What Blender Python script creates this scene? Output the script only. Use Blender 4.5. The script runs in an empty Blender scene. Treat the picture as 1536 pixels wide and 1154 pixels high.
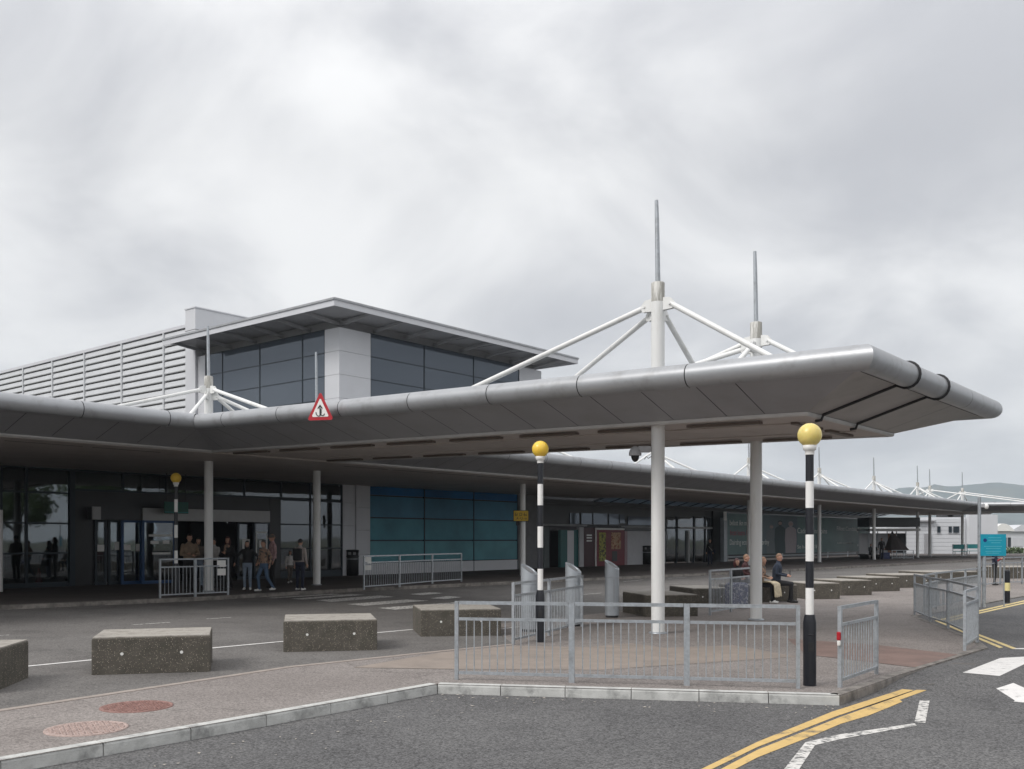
import bpy, bmesh, math, random
from mathutils import Vector, Matrix
import numpy as np
random.seed(7)
R = math.radians
scene = bpy.context.scene
COL = scene.collection

# ------------------------------------------------------------------ camera
F, CX, HY, H = 1450.0, 768.0, 809.0, 1.9      # focal length and horizon in photo pixels, eye height
cam_d = bpy.data.cameras.new('camera')
cam_d.sensor_width = 36.0
cam_d.lens = F / 1536.0 * 36.0
cam_d.shift_y = (HY - 577.0) / 1536.0
cam_d.clip_start = 0.1
cam_d.clip_end = 12000
cam = bpy.data.objects.new('camera', cam_d)
cam.location = (0, 0, H)
cam.rotation_euler = (R(90), 0, 0)
COL.objects.link(cam)
scene.camera = cam

# ------------------------------------------------------------------ world, sun, exposure
SUN_EL, SUN_AZ = R(42), R(-125)
world = bpy.data.worlds.new('World')
scene.world = world
world.use_nodes = True
wt = world.node_tree
wt.nodes.clear()
def wn(t, **kw):
    n = wt.nodes.new(t)
    for k, v in kw.items(): setattr(n, k, v)
    return n
def wmath(op, a, b=None, clamp=False):
    n = wn('ShaderNodeMath', operation=op, use_clamp=clamp)
    for i, s in enumerate((a, b)):
        if s is None: continue
        if isinstance(s, (int, float)): n.inputs[i].default_value = s
        else: wt.links.new(s, n.inputs[i])
    return n.outputs[0]
w_out = wn('ShaderNodeOutputWorld')
w_bg = wn('ShaderNodeBackground')
w_bg.inputs['Strength'].default_value = 0.1
w_sky = wn('ShaderNodeTexSky', sky_type='NISHITA', sun_disc=False)
w_sky.sun_elevation = SUN_EL
w_sky.sun_rotation = SUN_AZ
w_tc = wn('ShaderNodeTexCoord')
w_sep = wn('ShaderNodeSeparateXYZ')
wt.links.new(w_tc.outputs['Generated'], w_sep.inputs[0])
zz = wmath('ADD', wmath('MAXIMUM', w_sep.outputs[2], 0.0), 0.42)      # flat cloud deck seen in perspective
w_cmb = wn('ShaderNodeCombineXYZ')
wt.links.new(wmath('DIVIDE', w_sep.outputs[0], zz), w_cmb.inputs[0])
wt.links.new(wmath('DIVIDE', w_sep.outputs[1], zz), w_cmb.inputs[1])
def wnoise(scale, detail, rough, dist, off):
    m = wn('ShaderNodeVectorMath', operation='ADD')
    wt.links.new(w_cmb.outputs[0], m.inputs[0]); m.inputs[1].default_value = off
    n = wn('ShaderNodeTexNoise')
    n.inputs['Scale'].default_value = scale
    n.inputs['Detail'].default_value = detail
    n.inputs['Roughness'].default_value = rough
    n.inputs['Distortion'].default_value = dist
    wt.links.new(m.outputs[0], n.inputs['Vector'])
    return n.outputs['Fac']
n1 = wnoise(2.6, 7.0, 0.52, 0.4, (3.1, 7.7, 0.4))
n2 = wnoise(1.15, 3.0, 0.5, 0.3, (11.3, 2.1, 5.0))
mixn = wmath('ADD', wmath('MULTIPLY', n1, 0.62), wmath('MULTIPLY', n2, 0.38))
w_ramp = wn('ShaderNodeValToRGB')
e = w_ramp.color_ramp
e.interpolation = 'B_SPLINE'
e.elements[0].position = 0.385; e.elements[0].color = (0.40, 0.407, 0.432, 1)
e.elements[1].position = 0.585; e.elements[1].color = (0.735, 0.735, 0.735, 1)
m_ = e.elements.new(0.485); m_.color = (0.56, 0.563, 0.575, 1)
wt.links.new(mixn, w_ramp.inputs[0])
# an overcast dome is brighter overhead than at the horizon
zen = wmath('ADD', 1.0, wmath('MULTIPLY', wmath('SUBTRACT', wmath('MAXIMUM', w_sep.outputs[2], 0.36), 0.36), 1.3))
w_scl = wn('ShaderNodeVectorMath', operation='SCALE')
wt.links.new(w_ramp.outputs[0], w_scl.inputs[0])
wt.links.new(wmath('MULTIPLY', zen, 10.0), w_scl.inputs['Scale'])
w_mix = wn('ShaderNodeMix', data_type='RGBA')
w_mix.inputs['Factor'].default_value = 0.96
wt.links.new(w_sky.outputs[0], w_mix.inputs['A'])
wt.links.new(w_scl.outputs[0], w_mix.inputs['B'])
wt.links.new(w_mix.outputs['Result'], w_bg.inputs['Color'])
wt.links.new(w_bg.outputs[0], w_out.inputs['Surface'])

sun_d = bpy.data.lights.new('sun', 'SUN')
sun_d.energy = 1.5
sun_d.angle = R(25)
sun_d.color = (1.0, 0.97, 0.93)
sun = bpy.data.objects.new('sun', sun_d)
sd = Vector((math.sin(SUN_AZ) * math.cos(SUN_EL), math.cos(SUN_AZ) * math.cos(SUN_EL), math.sin(SUN_EL)))
sun.rotation_euler = sd.to_track_quat('Z', 'Y').to_euler()
sun.location = (0, 0, 60)
COL.objects.link(sun)
vs = scene.view_settings
vs.view_transform = 'Standard'
vs.look = 'None'
vs.exposure = 0.48
vs.gamma = 1.0

# ------------------------------------------------------------------ helpers
def gp(px, py, z=0.0):
    """photo pixel -> point of the horizontal plane at height z"""
    d = F * (H - z) / (py - HY)
    return Vector(((px - CX) * d / F, d, z))
def at(px, py, d):
    return Vector(((px - CX) * d / F, d, H - (py - HY) * d / F))
def lin(c):
    """sRGB 0-255 -> linear"""
    out = []
    for v in c:
        v /= 255.0
        out.append(v / 12.92 if v <= 0.04045 else ((v + 0.055) / 1.055) ** 2.4)
    return tuple(out)

class MB:
    def __init__(self): self.v = []; self.f = []; self.m = []; self.sm = []
    def add(self, verts, faces, mi=0, smooth=False):
        b = len(self.v)
        self.v += [tuple(p) for p in verts]
        for f in faces:
            self.f.append(tuple(i + b for i in f)); self.m.append(mi); self.sm.append(smooth)
        return self
    def box(self, c, s, rz=0.0, mi=0):
        cx, cy, cz = c; hx, hy, hz = s[0] / 2, s[1] / 2, s[2] / 2
        ca, sa = math.cos(rz), math.sin(rz)
        vs = []
        for z in (-hz, hz):
            for x, y in ((-hx, -hy), (hx, -hy), (hx, hy), (-hx, hy)):
                vs.append((cx + x * ca - y * sa, cy + x * sa + y * ca, cz + z))
        return self.add(vs, [(3, 2, 1, 0), (4, 5, 6, 7), (0, 1, 5, 4), (1, 2, 6, 5), (2, 3, 7, 6), (3, 0, 4, 7)], mi)
    def cbox(self, c, s, rz=0.0, b=0.02, mi=0):
        """box with chamfered edges"""
        bm = bmesh.new()
        bmesh.ops.create_cube(bm, size=1.0)
        for v in bm.verts: v.co = Vector((v.co.x * s[0], v.co.y * s[1], v.co.z * s[2]))
        bmesh.ops.bevel(bm, geom=bm.edges[:], offset=b, segments=2, affect='EDGES', profile=0.6)
        M = Matrix.Translation(c) @ Matrix.Rotation(rz, 4, 'Z')
        bm.verts.index_update()
        self.add([M @ v.co for v in bm.verts], [[v.index for v in f.verts] for f in bm.faces], mi)
        bm.free()
        return self
    def bar(self, a, b, w, h, up=(0, 0, 1), mi=0):
        """square bar from a to b, w across and h in the direction of up"""
        a, b = Vector(a), Vector(b); d = (b - a).normalized(); up = Vector(up)
        s = d.cross(up)
        if s.length < 1e-5: s = d.cross(Vector((0, 1, 0)))
        s.normalize(); t = s.cross(d).normalized()
        vs = []
        for p in (a, b):
            for i, j in ((-1, -1), (1, -1), (1, 1), (-1, 1)):
                vs.append(p + s * (w / 2 * i) + t * (h / 2 * j))
        return self.add(vs, [(0, 1, 2, 3), (7, 6, 5, 4), (0, 4, 5, 1), (1, 5, 6, 2), (2, 6, 7, 3), (3, 7, 4, 0)], mi)
    def tube(self, pts, rads, n=12, caps=True, mi=0):
        pts = [Vector(p) for p in pts]
        if isinstance(rads, (int, float)): rads = [rads] * len(pts)
        prev = None; rings = []
        for i, p in enumerate(pts):
            d = (pts[min(i + 1, len(pts) - 1)] - pts[max(i - 1, 0)])
            d = d.normalized() if d.length > 1e-9 else Vector((0, 0, 1))
            if prev is None:
                s = d.cross(Vector((0, 0, 1)))
                if s.length < 1e-3: s = Vector((1, 0, 0))
            else:
                s = prev - d * prev.dot(d)
            s.normalize(); t = d.cross(s); prev = s
            rings.append([p + (s * math.cos(2 * math.pi * k / n) + t * math.sin(2 * math.pi * k / n)) * rads[i] for k in range(n)])
        b = len(self.v)
        for r in rings: self.v += [tuple(q) for q in r]
        for i in range(len(rings) - 1):
            for k in range(n):
                k2 = (k + 1) % n
                self.f.append((b + i * n + k, b + i * n + k2, b + (i + 1) * n + k2, b + (i + 1) * n + k)); self.m.append(mi); self.sm.append(True)
        if caps:
            self.add(rings[0], [tuple(reversed(range(n)))], mi); self.add(rings[-1], [tuple(range(n))], mi)
        return self
    def lathe(self, c, prof, n=20, mi=0, sy=1.0):
        """prof: (radius, z) from bottom to top"""
        b = len(self.v)
        for r, z in prof:
            for k in range(n):
                a = 2 * math.pi * k / n
                self.v.append((c[0] + r * math.cos(a), c[1] + r * sy * math.sin(a), c[2] + z))
        for i in range(len(prof) - 1):
            for k in range(n):
                k2 = (k + 1) % n
                self.f.append((b + i * n + k, b + i * n + k2, b + (i + 1) * n + k2, b + (i + 1) * n + k)); self.m.append(mi); self.sm.append(True)
        lo, hi = self.v[b:b + n], self.v[b + (len(prof) - 1) * n:b + len(prof) * n]
        self.add(lo, [tuple(reversed(range(n)))], mi); self.add(hi, [tuple(range(n))], mi)
        return self
    def ell(self, c, r, n=12, rot=None, mi=0):
        """ellipsoid"""
        vs = []; fs = []; m = n // 2
        for i in range(m + 1):
            th = math.pi * i / m
            for k in range(n):
                a = 2 * math.pi * k / n
                p = Vector((r[0] * math.sin(th) * math.cos(a), r[1] * math.sin(th) * math.sin(a), r[2] * math.cos(th)))
                if rot is not None: p = rot @ p
                vs.append((c[0] + p.x, c[1] + p.y, c[2] + p.z))
        for i in range(m):
            for k in range(n):
                k2 = (k + 1) % n
                fs.append((i * n + k, (i + 1) * n + k, (i + 1) * n + k2, i * n + k2))
        return self.add(vs, fs, mi, True)
    def poly(self, pts, z0=None, z1=None, mi=0):
        """prism of a ccw polygon between z0 and z1, or a flat face when z1 is None"""
        n = len(pts)
        if z1 is None:
            return self.add([(p[0], p[1], p[2] if z0 is None else z0) for p in pts], [tuple(range(n))], mi)
        vs = [(p[0], p[1], z0) for p in pts] + [(p[0], p[1], z1) for p in pts]
        fs = [tuple(reversed(range(n))), tuple(range(n, 2 * n))]
        for i in range(n):
            j = (i + 1) % n
            fs.append((i, j, n + j, n + i))
        return self.add(vs, fs, mi)
    def plate(self, quad, th, mi=0):
        """flat quad (any orientation) thickened backwards along its normal"""
        q = [Vector(p) for p in quad]
        nrm = (q[1] - q[0]).cross(q[-1] - q[0]).normalized()
        k = len(q)
        vs = q + [p - nrm * th for p in q]
        fs = [tuple(range(k)), tuple(reversed(range(k, 2 * k)))]
        for i in range(k):
            j = (i + 1) % k
            fs.append((j, i, k + i, k + j))
        return self.add(vs, fs, mi)
    def mesh(self, name, mats, M=None):
        me = bpy.data.meshes.new(name)
        vs = self.v if M is None else [tuple(M @ Vector(p)) for p in self.v]
        me.from_pydata(vs, [], self.f)
        for m in (mats if isinstance(mats, (list, tuple)) else [mats]): me.materials.append(m)
        me.polygons.foreach_set('material_index', self.m)
        me.polygons.foreach_set('use_smooth', self.sm)
        me.update()
        return me
    def build(self, name, mats, parent=None, world=True):
        """link as one object; with world=True the coordinates are world ones and are moved into the parent's space"""
        M = None
        if parent is not None and world: M = root_matrix(parent).inverted()
        o = bpy.data.objects.new(name, self.mesh(name, mats, M))
        COL.objects.link(o)
        o.parent = parent
        return o
def root_matrix(o):
    M = Matrix.Identity(4)
    while o is not None:
        M = Matrix.LocRotScale(o.location, o.rotation_euler, o.scale) @ M
        o = o.parent
    return M
def thing(name, label, cat, loc=(0, 0, 0), rz=0.0, group=None):
    o = bpy.data.objects.new(name, None)
    o.empty_display_size = 0.2
    COL.objects.link(o)
    o.location = loc; o.rotation_euler = (0, 0, rz)
    return tag(o, label, cat, group)
def tag(o, label, cat, group=None, kind=None):
    o['label'] = label; o['category'] = cat
    if group: o['group'] = group
    if kind: o['kind'] = kind
    return o
def struct(o):
    o['kind'] = 'structure'; return o
def copy_tree(o, parent=None):
    c = o.copy(); COL.objects.link(c); c.parent = parent
    for ch in list(o.children):
        if ch is not c: copy_tree(ch, c)
    return c
PENDING_TEXT = []
def text(body, loc, size, mat, parent, rz, xs=1.0, name='lettering', tilt=R(90)):
    cu = bpy.data.curves.new(name, 'FONT')
    cu.body = body; cu.size = size; cu.extrude = 0.002
    M = Matrix.Translation(loc) @ Matrix.Rotation(rz, 4, 'Z') @ Matrix.Rotation(tilt, 4, 'X') @ Matrix.Diagonal((xs, 1, 1, 1))
    t = bpy.data.objects.new('tmp_text', cu)
    COL.objects.link(t)
    PENDING_TEXT.append((t, name, M, mat, parent))
def flush_text():
    bpy.context.view_layer.update()
    dg = bpy.context.evaluated_depsgraph_get()
    for t, name, M, mat, parent in PENDING_TEXT:
        me = bpy.data.meshes.new_from_object(t.evaluated_get(dg))
        me.transform(root_matrix(parent).inverted() @ M if parent else M)
        me.materials.clear(); me.materials.append(mat)
        o = bpy.data.objects.new(name, me); COL.objects.link(o); o.parent = parent
    for t, *_ in PENDING_TEXT:
        cu = t.data; bpy.data.objects.remove(t); bpy.data.curves.remove(cu)

# ------------------------------------------------------------------ materials
def nodes_of(name):
    m = bpy.data.materials.new(name); m.use_nodes = True
    nt = m.node_tree
    return m, nt, nt.nodes['Principled BSDF']
def mat(name, col, rough=0.6, metal=0.0, var=0.12, scale=3.0, bump=0.0, bscale=60.0, dirt=None, dscale=1.2, dlo=0.5, dhi=0.75, spec=0.5, stretch=(1, 1, 1), coat=0.0):
    """paint / stone / metal: base colour broken up by noise, optional dirt patches and fine relief"""
    m, nt, bs = nodes_of(name)
    tc = nt.nodes.new('ShaderNodeTexCoord')
    mp = nt.nodes.new('ShaderNodeMapping'); mp.inputs['Scale'].default_value = stretch
    nt.links.new(tc.outputs['Object'], mp.inputs[0])
    nz = nt.nodes.new('ShaderNodeTexNoise')
    nz.inputs['Scale'].default_value = scale; nz.inputs['Detail'].default_value = 6; nz.inputs['Roughness'].default_value = 0.6
    nt.links.new(mp.outputs[0], nz.inputs['Vector'])
    rp = nt.nodes.new('ShaderNodeValToRGB')
    rp.color_ramp.elements[0].position = 0.3; rp.color_ramp.elements[1].position = 0.7
    rp.color_ramp.elements[0].color = tuple(c * (1 - var) for c in col) + (1,)
    rp.color_ramp.elements[1].color = tuple(min(1, c * (1 + var)) for c in col) + (1,)
    nt.links.new(nz.outputs['Fac'], rp.inputs[0])
    colout = rp.outputs[0]
    if dirt is not None:
        n2 = nt.nodes.new('ShaderNodeTexNoise')
        n2.inputs['Scale'].default_value = dscale; n2.inputs['Detail'].default_value = 8; n2.inputs['Roughness'].default_value = 0.65
        nt.links.new(mp.outputs[0], n2.inputs['Vector'])
        r2 = nt.nodes.new('ShaderNodeValToRGB')
        r2.color_ramp.elements[0].position = dlo; r2.color_ramp.elements[1].position = dhi
        nt.links.new(n2.outputs['Fac'], r2.inputs[0])
        mx = nt.nodes.new('ShaderNodeMix'); mx.data_type = 'RGBA'
        nt.links.new(r2.outputs[0], mx.inputs['Factor'])
        nt.links.new(colout, mx.inputs['A']); mx.inputs['B'].default_value = tuple(dirt) + (1,)
        colout = mx.outputs['Result']
    nt.links.new(colout, bs.inputs['Base Color'])
    bs.inputs['Roughness'].default_value = rough
    bs.inputs['Metallic'].default_value = metal
    bs.inputs['Specular IOR Level'].default_value = spec
    bs.inputs['Coat Weight'].default_value = coat
    if bump:
        nb = nt.nodes.new('ShaderNodeTexNoise'); nb.inputs['Scale'].default_value = bscale; nb.inputs['Detail'].default_value = 4
        nt.links.new(tc.outputs['Object'], nb.inputs['Vector'])
        bp = nt.nodes.new('ShaderNodeBump'); bp.inputs['Strength'].default_value = bump; bp.inputs['Distance'].default_value = 0.01
        nt.links.new(nb.outputs['Fac'], bp.inputs['Height'])
        nt.links.new(bp.outputs[0], bs.inputs['Normal'])
    return m
def asphalt(name, c0, c1, patch, grain=0.35, tint=None):
    """worn tarmac: fine stone grain, broad stains and faint cracks"""
    m, nt, bs = nodes_of(name)
    tc = nt.nodes.new('ShaderNodeTexCoord')
    def nz(scale, det, rough=0.6):
        n = nt.nodes.new('ShaderNodeTexNoise'); n.inputs['Scale'].default_value = scale; n.inputs['Detail'].default_value = det
        n.inputs['Roughness'].default_value = rough
        nt.links.new(tc.outputs['Object'], n.inputs['Vector']); return n
    def ramp(src, p0, p1, a, b):
        r = nt.nodes.new('ShaderNodeValToRGB'); r.color_ramp.elements[0].position = p0; r.color_ramp.elements[1].position = p1
        r.color_ramp.elements[0].color = tuple(a) + (1,); r.color_ramp.elements[1].color = tuple(b) + (1,)
        nt.links.new(src, r.inputs[0]); return r.outputs[0]
    def mixc(f, a, b, mode='MIX'):
        x = nt.nodes.new('ShaderNodeMix'); x.data_type = 'RGBA'; x.blend_type = mode
        for s, k in ((f, 'Factor'), (a, 'A'), (b, 'B')):
            if isinstance(s, (int, float)): x.inputs[k].default_value = s
            elif isinstance(s, tuple): x.inputs[k].default_value = s + (1,)
            else: nt.links.new(s, x.inputs[k])
        return x.outputs['Result']
    base = ramp(nz(0.35, 5).outputs['Fac'], 0.35, 0.65, c0, c1)
    stain = ramp(nz(0.9, 8, 0.7).outputs['Fac'], 0.52, 0.70, (0, 0, 0), (1, 1, 1))
    sf = nt.nodes.new('ShaderNodeMath'); sf.operation = 'MULTIPLY'; sf.inputs[1].default_value = 0.55
    nt.links.new(stain, sf.inputs[0])
    c = mixc(sf.outputs[0], base, tuple(patch))
    v = nt.nodes.new('ShaderNodeTexVoronoi'); v.inputs['Scale'].default_value = 58
    nt.links.new(tc.outputs['Object'], v.inputs['Vector'])
    hsv = nt.nodes.new('ShaderNodeSeparateColor'); nt.links.new(v.outputs['Color'], hsv.inputs[0])
    g = ramp(hsv.outputs[0], 0.0, 1.0, (1 - grain,) * 3, (1 + grain,) * 3)
    c = mixc(1.0, c, g, 'MULTIPLY')
    spk = ramp(nz(140, 2).outputs['Fac'], 0.66, 0.72, (0, 0, 0), (1, 1, 1))
    sk = nt.nodes.new('ShaderNodeMath'); sk.operation = 'MULTIPLY'; sk.inputs[1].default_value = 0.5
    nt.links.new(spk, sk.inputs[0])
    c = mixc(sk.outputs[0], c, (0.32, 0.30, 0.28))
    cr = nt.nodes.new('ShaderNodeTexVoronoi'); cr.feature = 'DISTANCE_TO_EDGE'; cr.inputs['Scale'].default_value = 0.33
    wv = nt.nodes.new('ShaderNodeVectorMath'); wv.operation = 'ADD'
    dn = nz(1.7, 4); sc = nt.nodes.new('ShaderNodeVectorMath'); sc.operation = 'SCALE'; sc.inputs['Scale'].default_value = 0.9
    nt.links.new(dn.outputs['Color'], sc.inputs[0]); nt.links.new(tc.outputs['Object'], wv.inputs[0]); nt.links.new(sc.outputs[0], wv.inputs[1])
    nt.links.new(wv.outputs[0], cr.inputs['Vector'])
    crm = ramp(cr.outputs['Distance'], 0.0, 0.006, (0.45, 0.45, 0.45), (1, 1, 1))
    c = mixc(0.55, c, mixc(1.0, c, crm, 'MULTIPLY'))
    nt.links.new(c, bs.inputs['Base Color'])
    bs.inputs['Roughness'].default_value = 0.88
    bs.inputs['Specular IOR Level'].default_value = 0.25
    bp = nt.nodes.new('ShaderNodeBump'); bp.inputs['Strength'].default_value = 0.5; bp.inputs['Distance'].default_value = 0.006
    nt.links.new(v.outputs['Distance'], bp.inputs['Height']); nt.links.new(bp.outputs[0], bs.inputs['Normal'])
    return m
def paint(name, col, wear=(0.10, 0.10, 0.10), lo=0.46, hi=0.6, sc=9.0):
    """road paint worn through to the tarmac in patches"""
    return mat(name, col, 0.75, var=0.08, scale=6, dirt=wear, dscale=sc, dlo=lo + 0.12, dhi=hi + 0.12, bump=0.3, bscale=120)
def glass(name, tint, trans, gloss=1.0, rough=0.02, base=(0.01, 0.012, 0.014), gcol=(0.9, 0.95, 1.0)):
    """window pane: reflects by angle, lets a tinted share of light through"""
    m, nt, bs = nodes_of(name)
    nt.nodes.remove(bs)
    out = nt.nodes['Material Output']
    tr = nt.nodes.new('ShaderNodeBsdfTransparent'); tr.inputs[0].default_value = tuple(tint) + (1,)
    df = nt.nodes.new('ShaderNodeBsdfDiffuse'); df.inputs[0].default_value = tuple(base) + (1,)
    m1 = nt.nodes.new('ShaderNodeMixShader'); m1.inputs[0].default_value = trans
    nt.links.new(df.outputs[0], m1.inputs[1]); nt.links.new(tr.outputs[0], m1.inputs[2])
    gl = nt.nodes.new('ShaderNodeBsdfGlossy'); gl.inputs['Roughness'].default_value = rough
    gl.inputs[0].default_value = tuple(gcol) + (1,)
    fr = nt.nodes.new('ShaderNodeFresnel'); fr.inputs[0].default_value = 1.5 + 0.5 * gloss
    tc = nt.nodes.new('ShaderNodeTexCoord')
    nz = nt.nodes.new('ShaderNodeTexNoise'); nz.inputs['Scale'].default_value = 0.45; nz.inputs['Detail'].default_value = 2
    nt.links.new(tc.outputs['Object'], nz.inputs['Vector'])
    bp = nt.nodes.new('ShaderNodeBump'); bp.inputs['Strength'].default_value = 0.05; bp.inputs['Distance'].default_value = 0.15
    nt.links.new(nz.outputs['Fac'], bp.inputs['Height']); nt.links.new(bp.outputs[0], gl.inputs['Normal'])
    m2 = nt.nodes.new('ShaderNodeMixShader')
    nt.links.new(fr.outputs[0], m2.inputs[0]); nt.links.new(m1.outputs[0], m2.inputs[1]); nt.links.new(gl.outputs[0], m2.inputs[2])
    nt.links.new(m2.outputs[0], out.inputs['Surface'])
    return m
def plain(name, col, rough=0.6, metal=0.0): return mat(name, col, rough, metal, var=0.07, scale=8)

M_ROAD = asphalt('asphalt_road', (0.098, 0.096, 0.097), (0.132, 0.129, 0.128), (0.078, 0.077, 0.078), 0.5)
M_MID = asphalt('asphalt_bay', (0.125, 0.117, 0.111), (0.165, 0.156, 0.148), (0.085, 0.08, 0.077), 0.36)
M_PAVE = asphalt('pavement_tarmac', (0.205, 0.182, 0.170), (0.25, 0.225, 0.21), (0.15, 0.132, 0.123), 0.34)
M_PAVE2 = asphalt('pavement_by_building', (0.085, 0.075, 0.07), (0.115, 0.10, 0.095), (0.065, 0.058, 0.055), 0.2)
M_TACT = mat('brown_crossing_surface', (0.20, 0.135, 0.115), 0.85, var=0.15, scale=2, dirt=(0.13, 0.10, 0.09), dlo=0.5, dhi=0.7, bump=0.4, bscale=90)
M_SAND = mat('sandy_surface', (0.265, 0.222, 0.19), 0.88, var=0.12, scale=2.5, dirt=(0.20, 0.175, 0.155), dscale=1.0, bump=0.3, bscale=100)
M_KERB = mat('kerb_concrete', (0.50, 0.50, 0.48), 0.85, var=0.16, scale=5, dirt=(0.20, 0.20, 0.195), dscale=3.5, dlo=0.5, dhi=0.7, bump=0.4, bscale=70)
M_KERBD = mat('kerb_dirty', (0.23, 0.21, 0.19), 0.9, var=0.2, scale=5, dirt=(0.11, 0.10, 0.09), dscale=3.0, dlo=0.45, dhi=0.65, bump=0.4, bscale=70)
M_FLUSH = mat('flush_kerb', (0.31, 0.265, 0.235), 0.9, var=0.15, scale=5, bump=0.3, bscale=80)
M_WHITE = paint('white_road_paint', (0.70, 0.68, 0.66))
M_WHITEW = paint('worn_white_road_paint', (0.62, 0.60, 0.57), lo=0.36, hi=0.48, sc=14)
M_YEL = paint('yellow_road_paint', (0.60, 0.41, 0.155), wear=(0.17, 0.14, 0.10), lo=0.43, hi=0.58, sc=4)
M_YELP = paint('pale_yellow_road_paint', (0.66, 0.52, 0.24))
def aggregate(name):
    """exposed-aggregate concrete: dark matrix, pale pebbles, green-brown weathering"""
    m = mat(name, (0.095, 0.085, 0.070), 0.9, var=0.25, scale=4, dirt=(0.066, 0.062, 0.049), dscale=1.6, dlo=0.45, dhi=0.65)
    nt = m.node_tree; bs = nt.nodes['Principled BSDF']
    src = bs.inputs['Base Color'].links[0].from_socket
    tc = nt.nodes['Texture Coordinate']
    v = nt.nodes.new('ShaderNodeTexVoronoi'); v.inputs['Scale'].default_value = 52
    nt.links.new(tc.outputs['Object'], v.inputs['Vector'])
    r = nt.nodes.new('ShaderNodeValToRGB'); r.color_ramp.elements[0].position = 0.22; r.color_ramp.elements[1].position = 0.30
    r.color_ramp.elements[0].color = (1, 1, 1, 1); r.color_ramp.elements[1].color = (0, 0, 0, 1)
    nt.links.new(v.outputs['Distance'], r.inputs[0])
    sp = nt.nodes.new('ShaderNodeSeparateColor'); nt.links.new(v.outputs['Color'], sp.inputs[0])
    g = nt.nodes.new('ShaderNodeMath'); g.operation = 'GREATER_THAN'; g.inputs[1].default_value = 0.4
    nt.links.new(sp.outputs[0], g.inputs[0])
    mu = nt.nodes.new('ShaderNodeMath'); mu.operation = 'MULTIPLY'; nt.links.new(r.outputs[0], mu.inputs[0]); nt.links.new(g.outputs[0], mu.inputs[1])
    pc = nt.nodes.new('ShaderNodeValToRGB'); pc.color_ramp.elements[0].color = (0.17, 0.135, 0.105, 1); pc.color_ramp.elements[1].color = (0.46, 0.40, 0.33, 1)
    nt.links.new(sp.outputs[1], pc.inputs[0])
    mx = nt.nodes.new('ShaderNodeMix'); mx.data_type = 'RGBA'
    nt.links.new(mu.outputs[0], mx.inputs['Factor']); nt.links.new(src, mx.inputs['A']); nt.links.new(pc.outputs[0], mx.inputs['B'])
    nt.links.new(mx.outputs['Result'], bs.inputs['Base Color'])
    bp = nt.nodes.new('ShaderNodeBump'); bp.inputs['Strength'].default_value = 0.7; bp.inputs['Distance'].default_value = 0.008; bp.invert = True
    nt.links.new(v.outputs['Distance'], bp.inputs['Height']); nt.links.new(bp.outputs[0], bs.inputs['Normal'])
    return m
M_AGG = aggregate('exposed_aggregate')
M_AGGTOP = mat('lit_seat_top', (0.33, 0.305, 0.27), 0.85, var=0.2, scale=30, dirt=(0.15, 0.135, 0.115), dscale=5, bump=0.4, bscale=90)  # paler than the block sides: daylight from above put into the colour
M_GALV = mat('galvanised_steel', (0.40, 0.425, 0.45), 0.45, 0.55, var=0.14, scale=25, dirt=(0.28, 0.29, 0.30), dscale=8, dlo=0.5, dhi=0.72)
M_STEELW = mat('white_painted_steel', (0.76, 0.76, 0.745), 0.4, var=0.05, scale=2, dirt=(0.56, 0.55, 0.51), dscale=3, dlo=0.55, dhi=0.8, stretch=(1, 1, 0.25))
M_STAIN = mat('stained_mast_top', (0.30, 0.29, 0.26), 0.6, var=0.3, scale=6, dirt=(0.62, 0.61, 0.58), dscale=9, dlo=0.45, dhi=0.6, stretch=(1, 1, 0.15))
M_ROLL = mat('silver_edge_cladding', (0.37, 0.378, 0.392), 0.40, 0.4, var=0.06, scale=1.2, dirt=(0.25, 0.25, 0.25), dscale=2.6, dlo=0.52, dhi=0.78)
M_FASC = mat('grey_fascia_panel', (0.335, 0.335, 0.35), 0.45, 0.1, var=0.06, scale=0.8, dirt=(0.29, 0.285, 0.285), dscale=1.0)
M_FASCE = mat('grey_end_panel', (0.36, 0.345, 0.335), 0.5, 0.1, var=0.06, scale=0.8, dirt=(0.27, 0.26, 0.25), dscale=1.0)
M_SOFF = mat('soffit_panel', (0.52, 0.465, 0.43), 0.6, 0.0, var=0.08, scale=0.7, dirt=(0.44, 0.385, 0.35), dscale=0.9)
M_LIP = mat('pale_edge_trim', (0.55, 0.54, 0.53), 0.45, 0.3, var=0.08)
M_JOINT = plain('dark_joint', (0.02, 0.02, 0.022), 0.7)
M_ROOFT = mat('grey_roof_sheet', (0.30, 0.31, 0.32), 0.6, 0.2)
M_CLAD = mat('light_grey_cladding', (0.60, 0.605, 0.63), 0.42, 0.12, var=0.04, scale=0.6)
M_LOUV = mat('silver_louvre', (0.60, 0.61, 0.625), 0.45, 0.2, var=0.05, scale=1.0)
M_UND = mat('eaves_underside', (0.30, 0.30, 0.31), 0.6, var=0.06)
M_FRAME = plain('dark_blue_grey_frame', (0.018, 0.028, 0.038), 0.4, 0.2)
M_FRAMEB = plain('blue_door_frame', (0.012, 0.06, 0.17), 0.4, 0.1)
M_BLACK = mat('black_cladding', (0.022, 0.022, 0.025), 0.35, var=0.2, scale=1.0)
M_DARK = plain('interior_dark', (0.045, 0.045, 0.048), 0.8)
M_HEADER = mat('door_header_aluminium', (0.36, 0.355, 0.35), 0.4, 0.3, var=0.05)
M_GLASS = glass('clear_glazing', (0.75, 0.8, 0.8), 0.72)
M_GLASSU = glass('solar_glazing', (0.2, 0.25, 0.3), 0.02, 1.1, 0.05, (0.075, 0.088, 0.106), (0.5, 0.55, 0.62))
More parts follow.
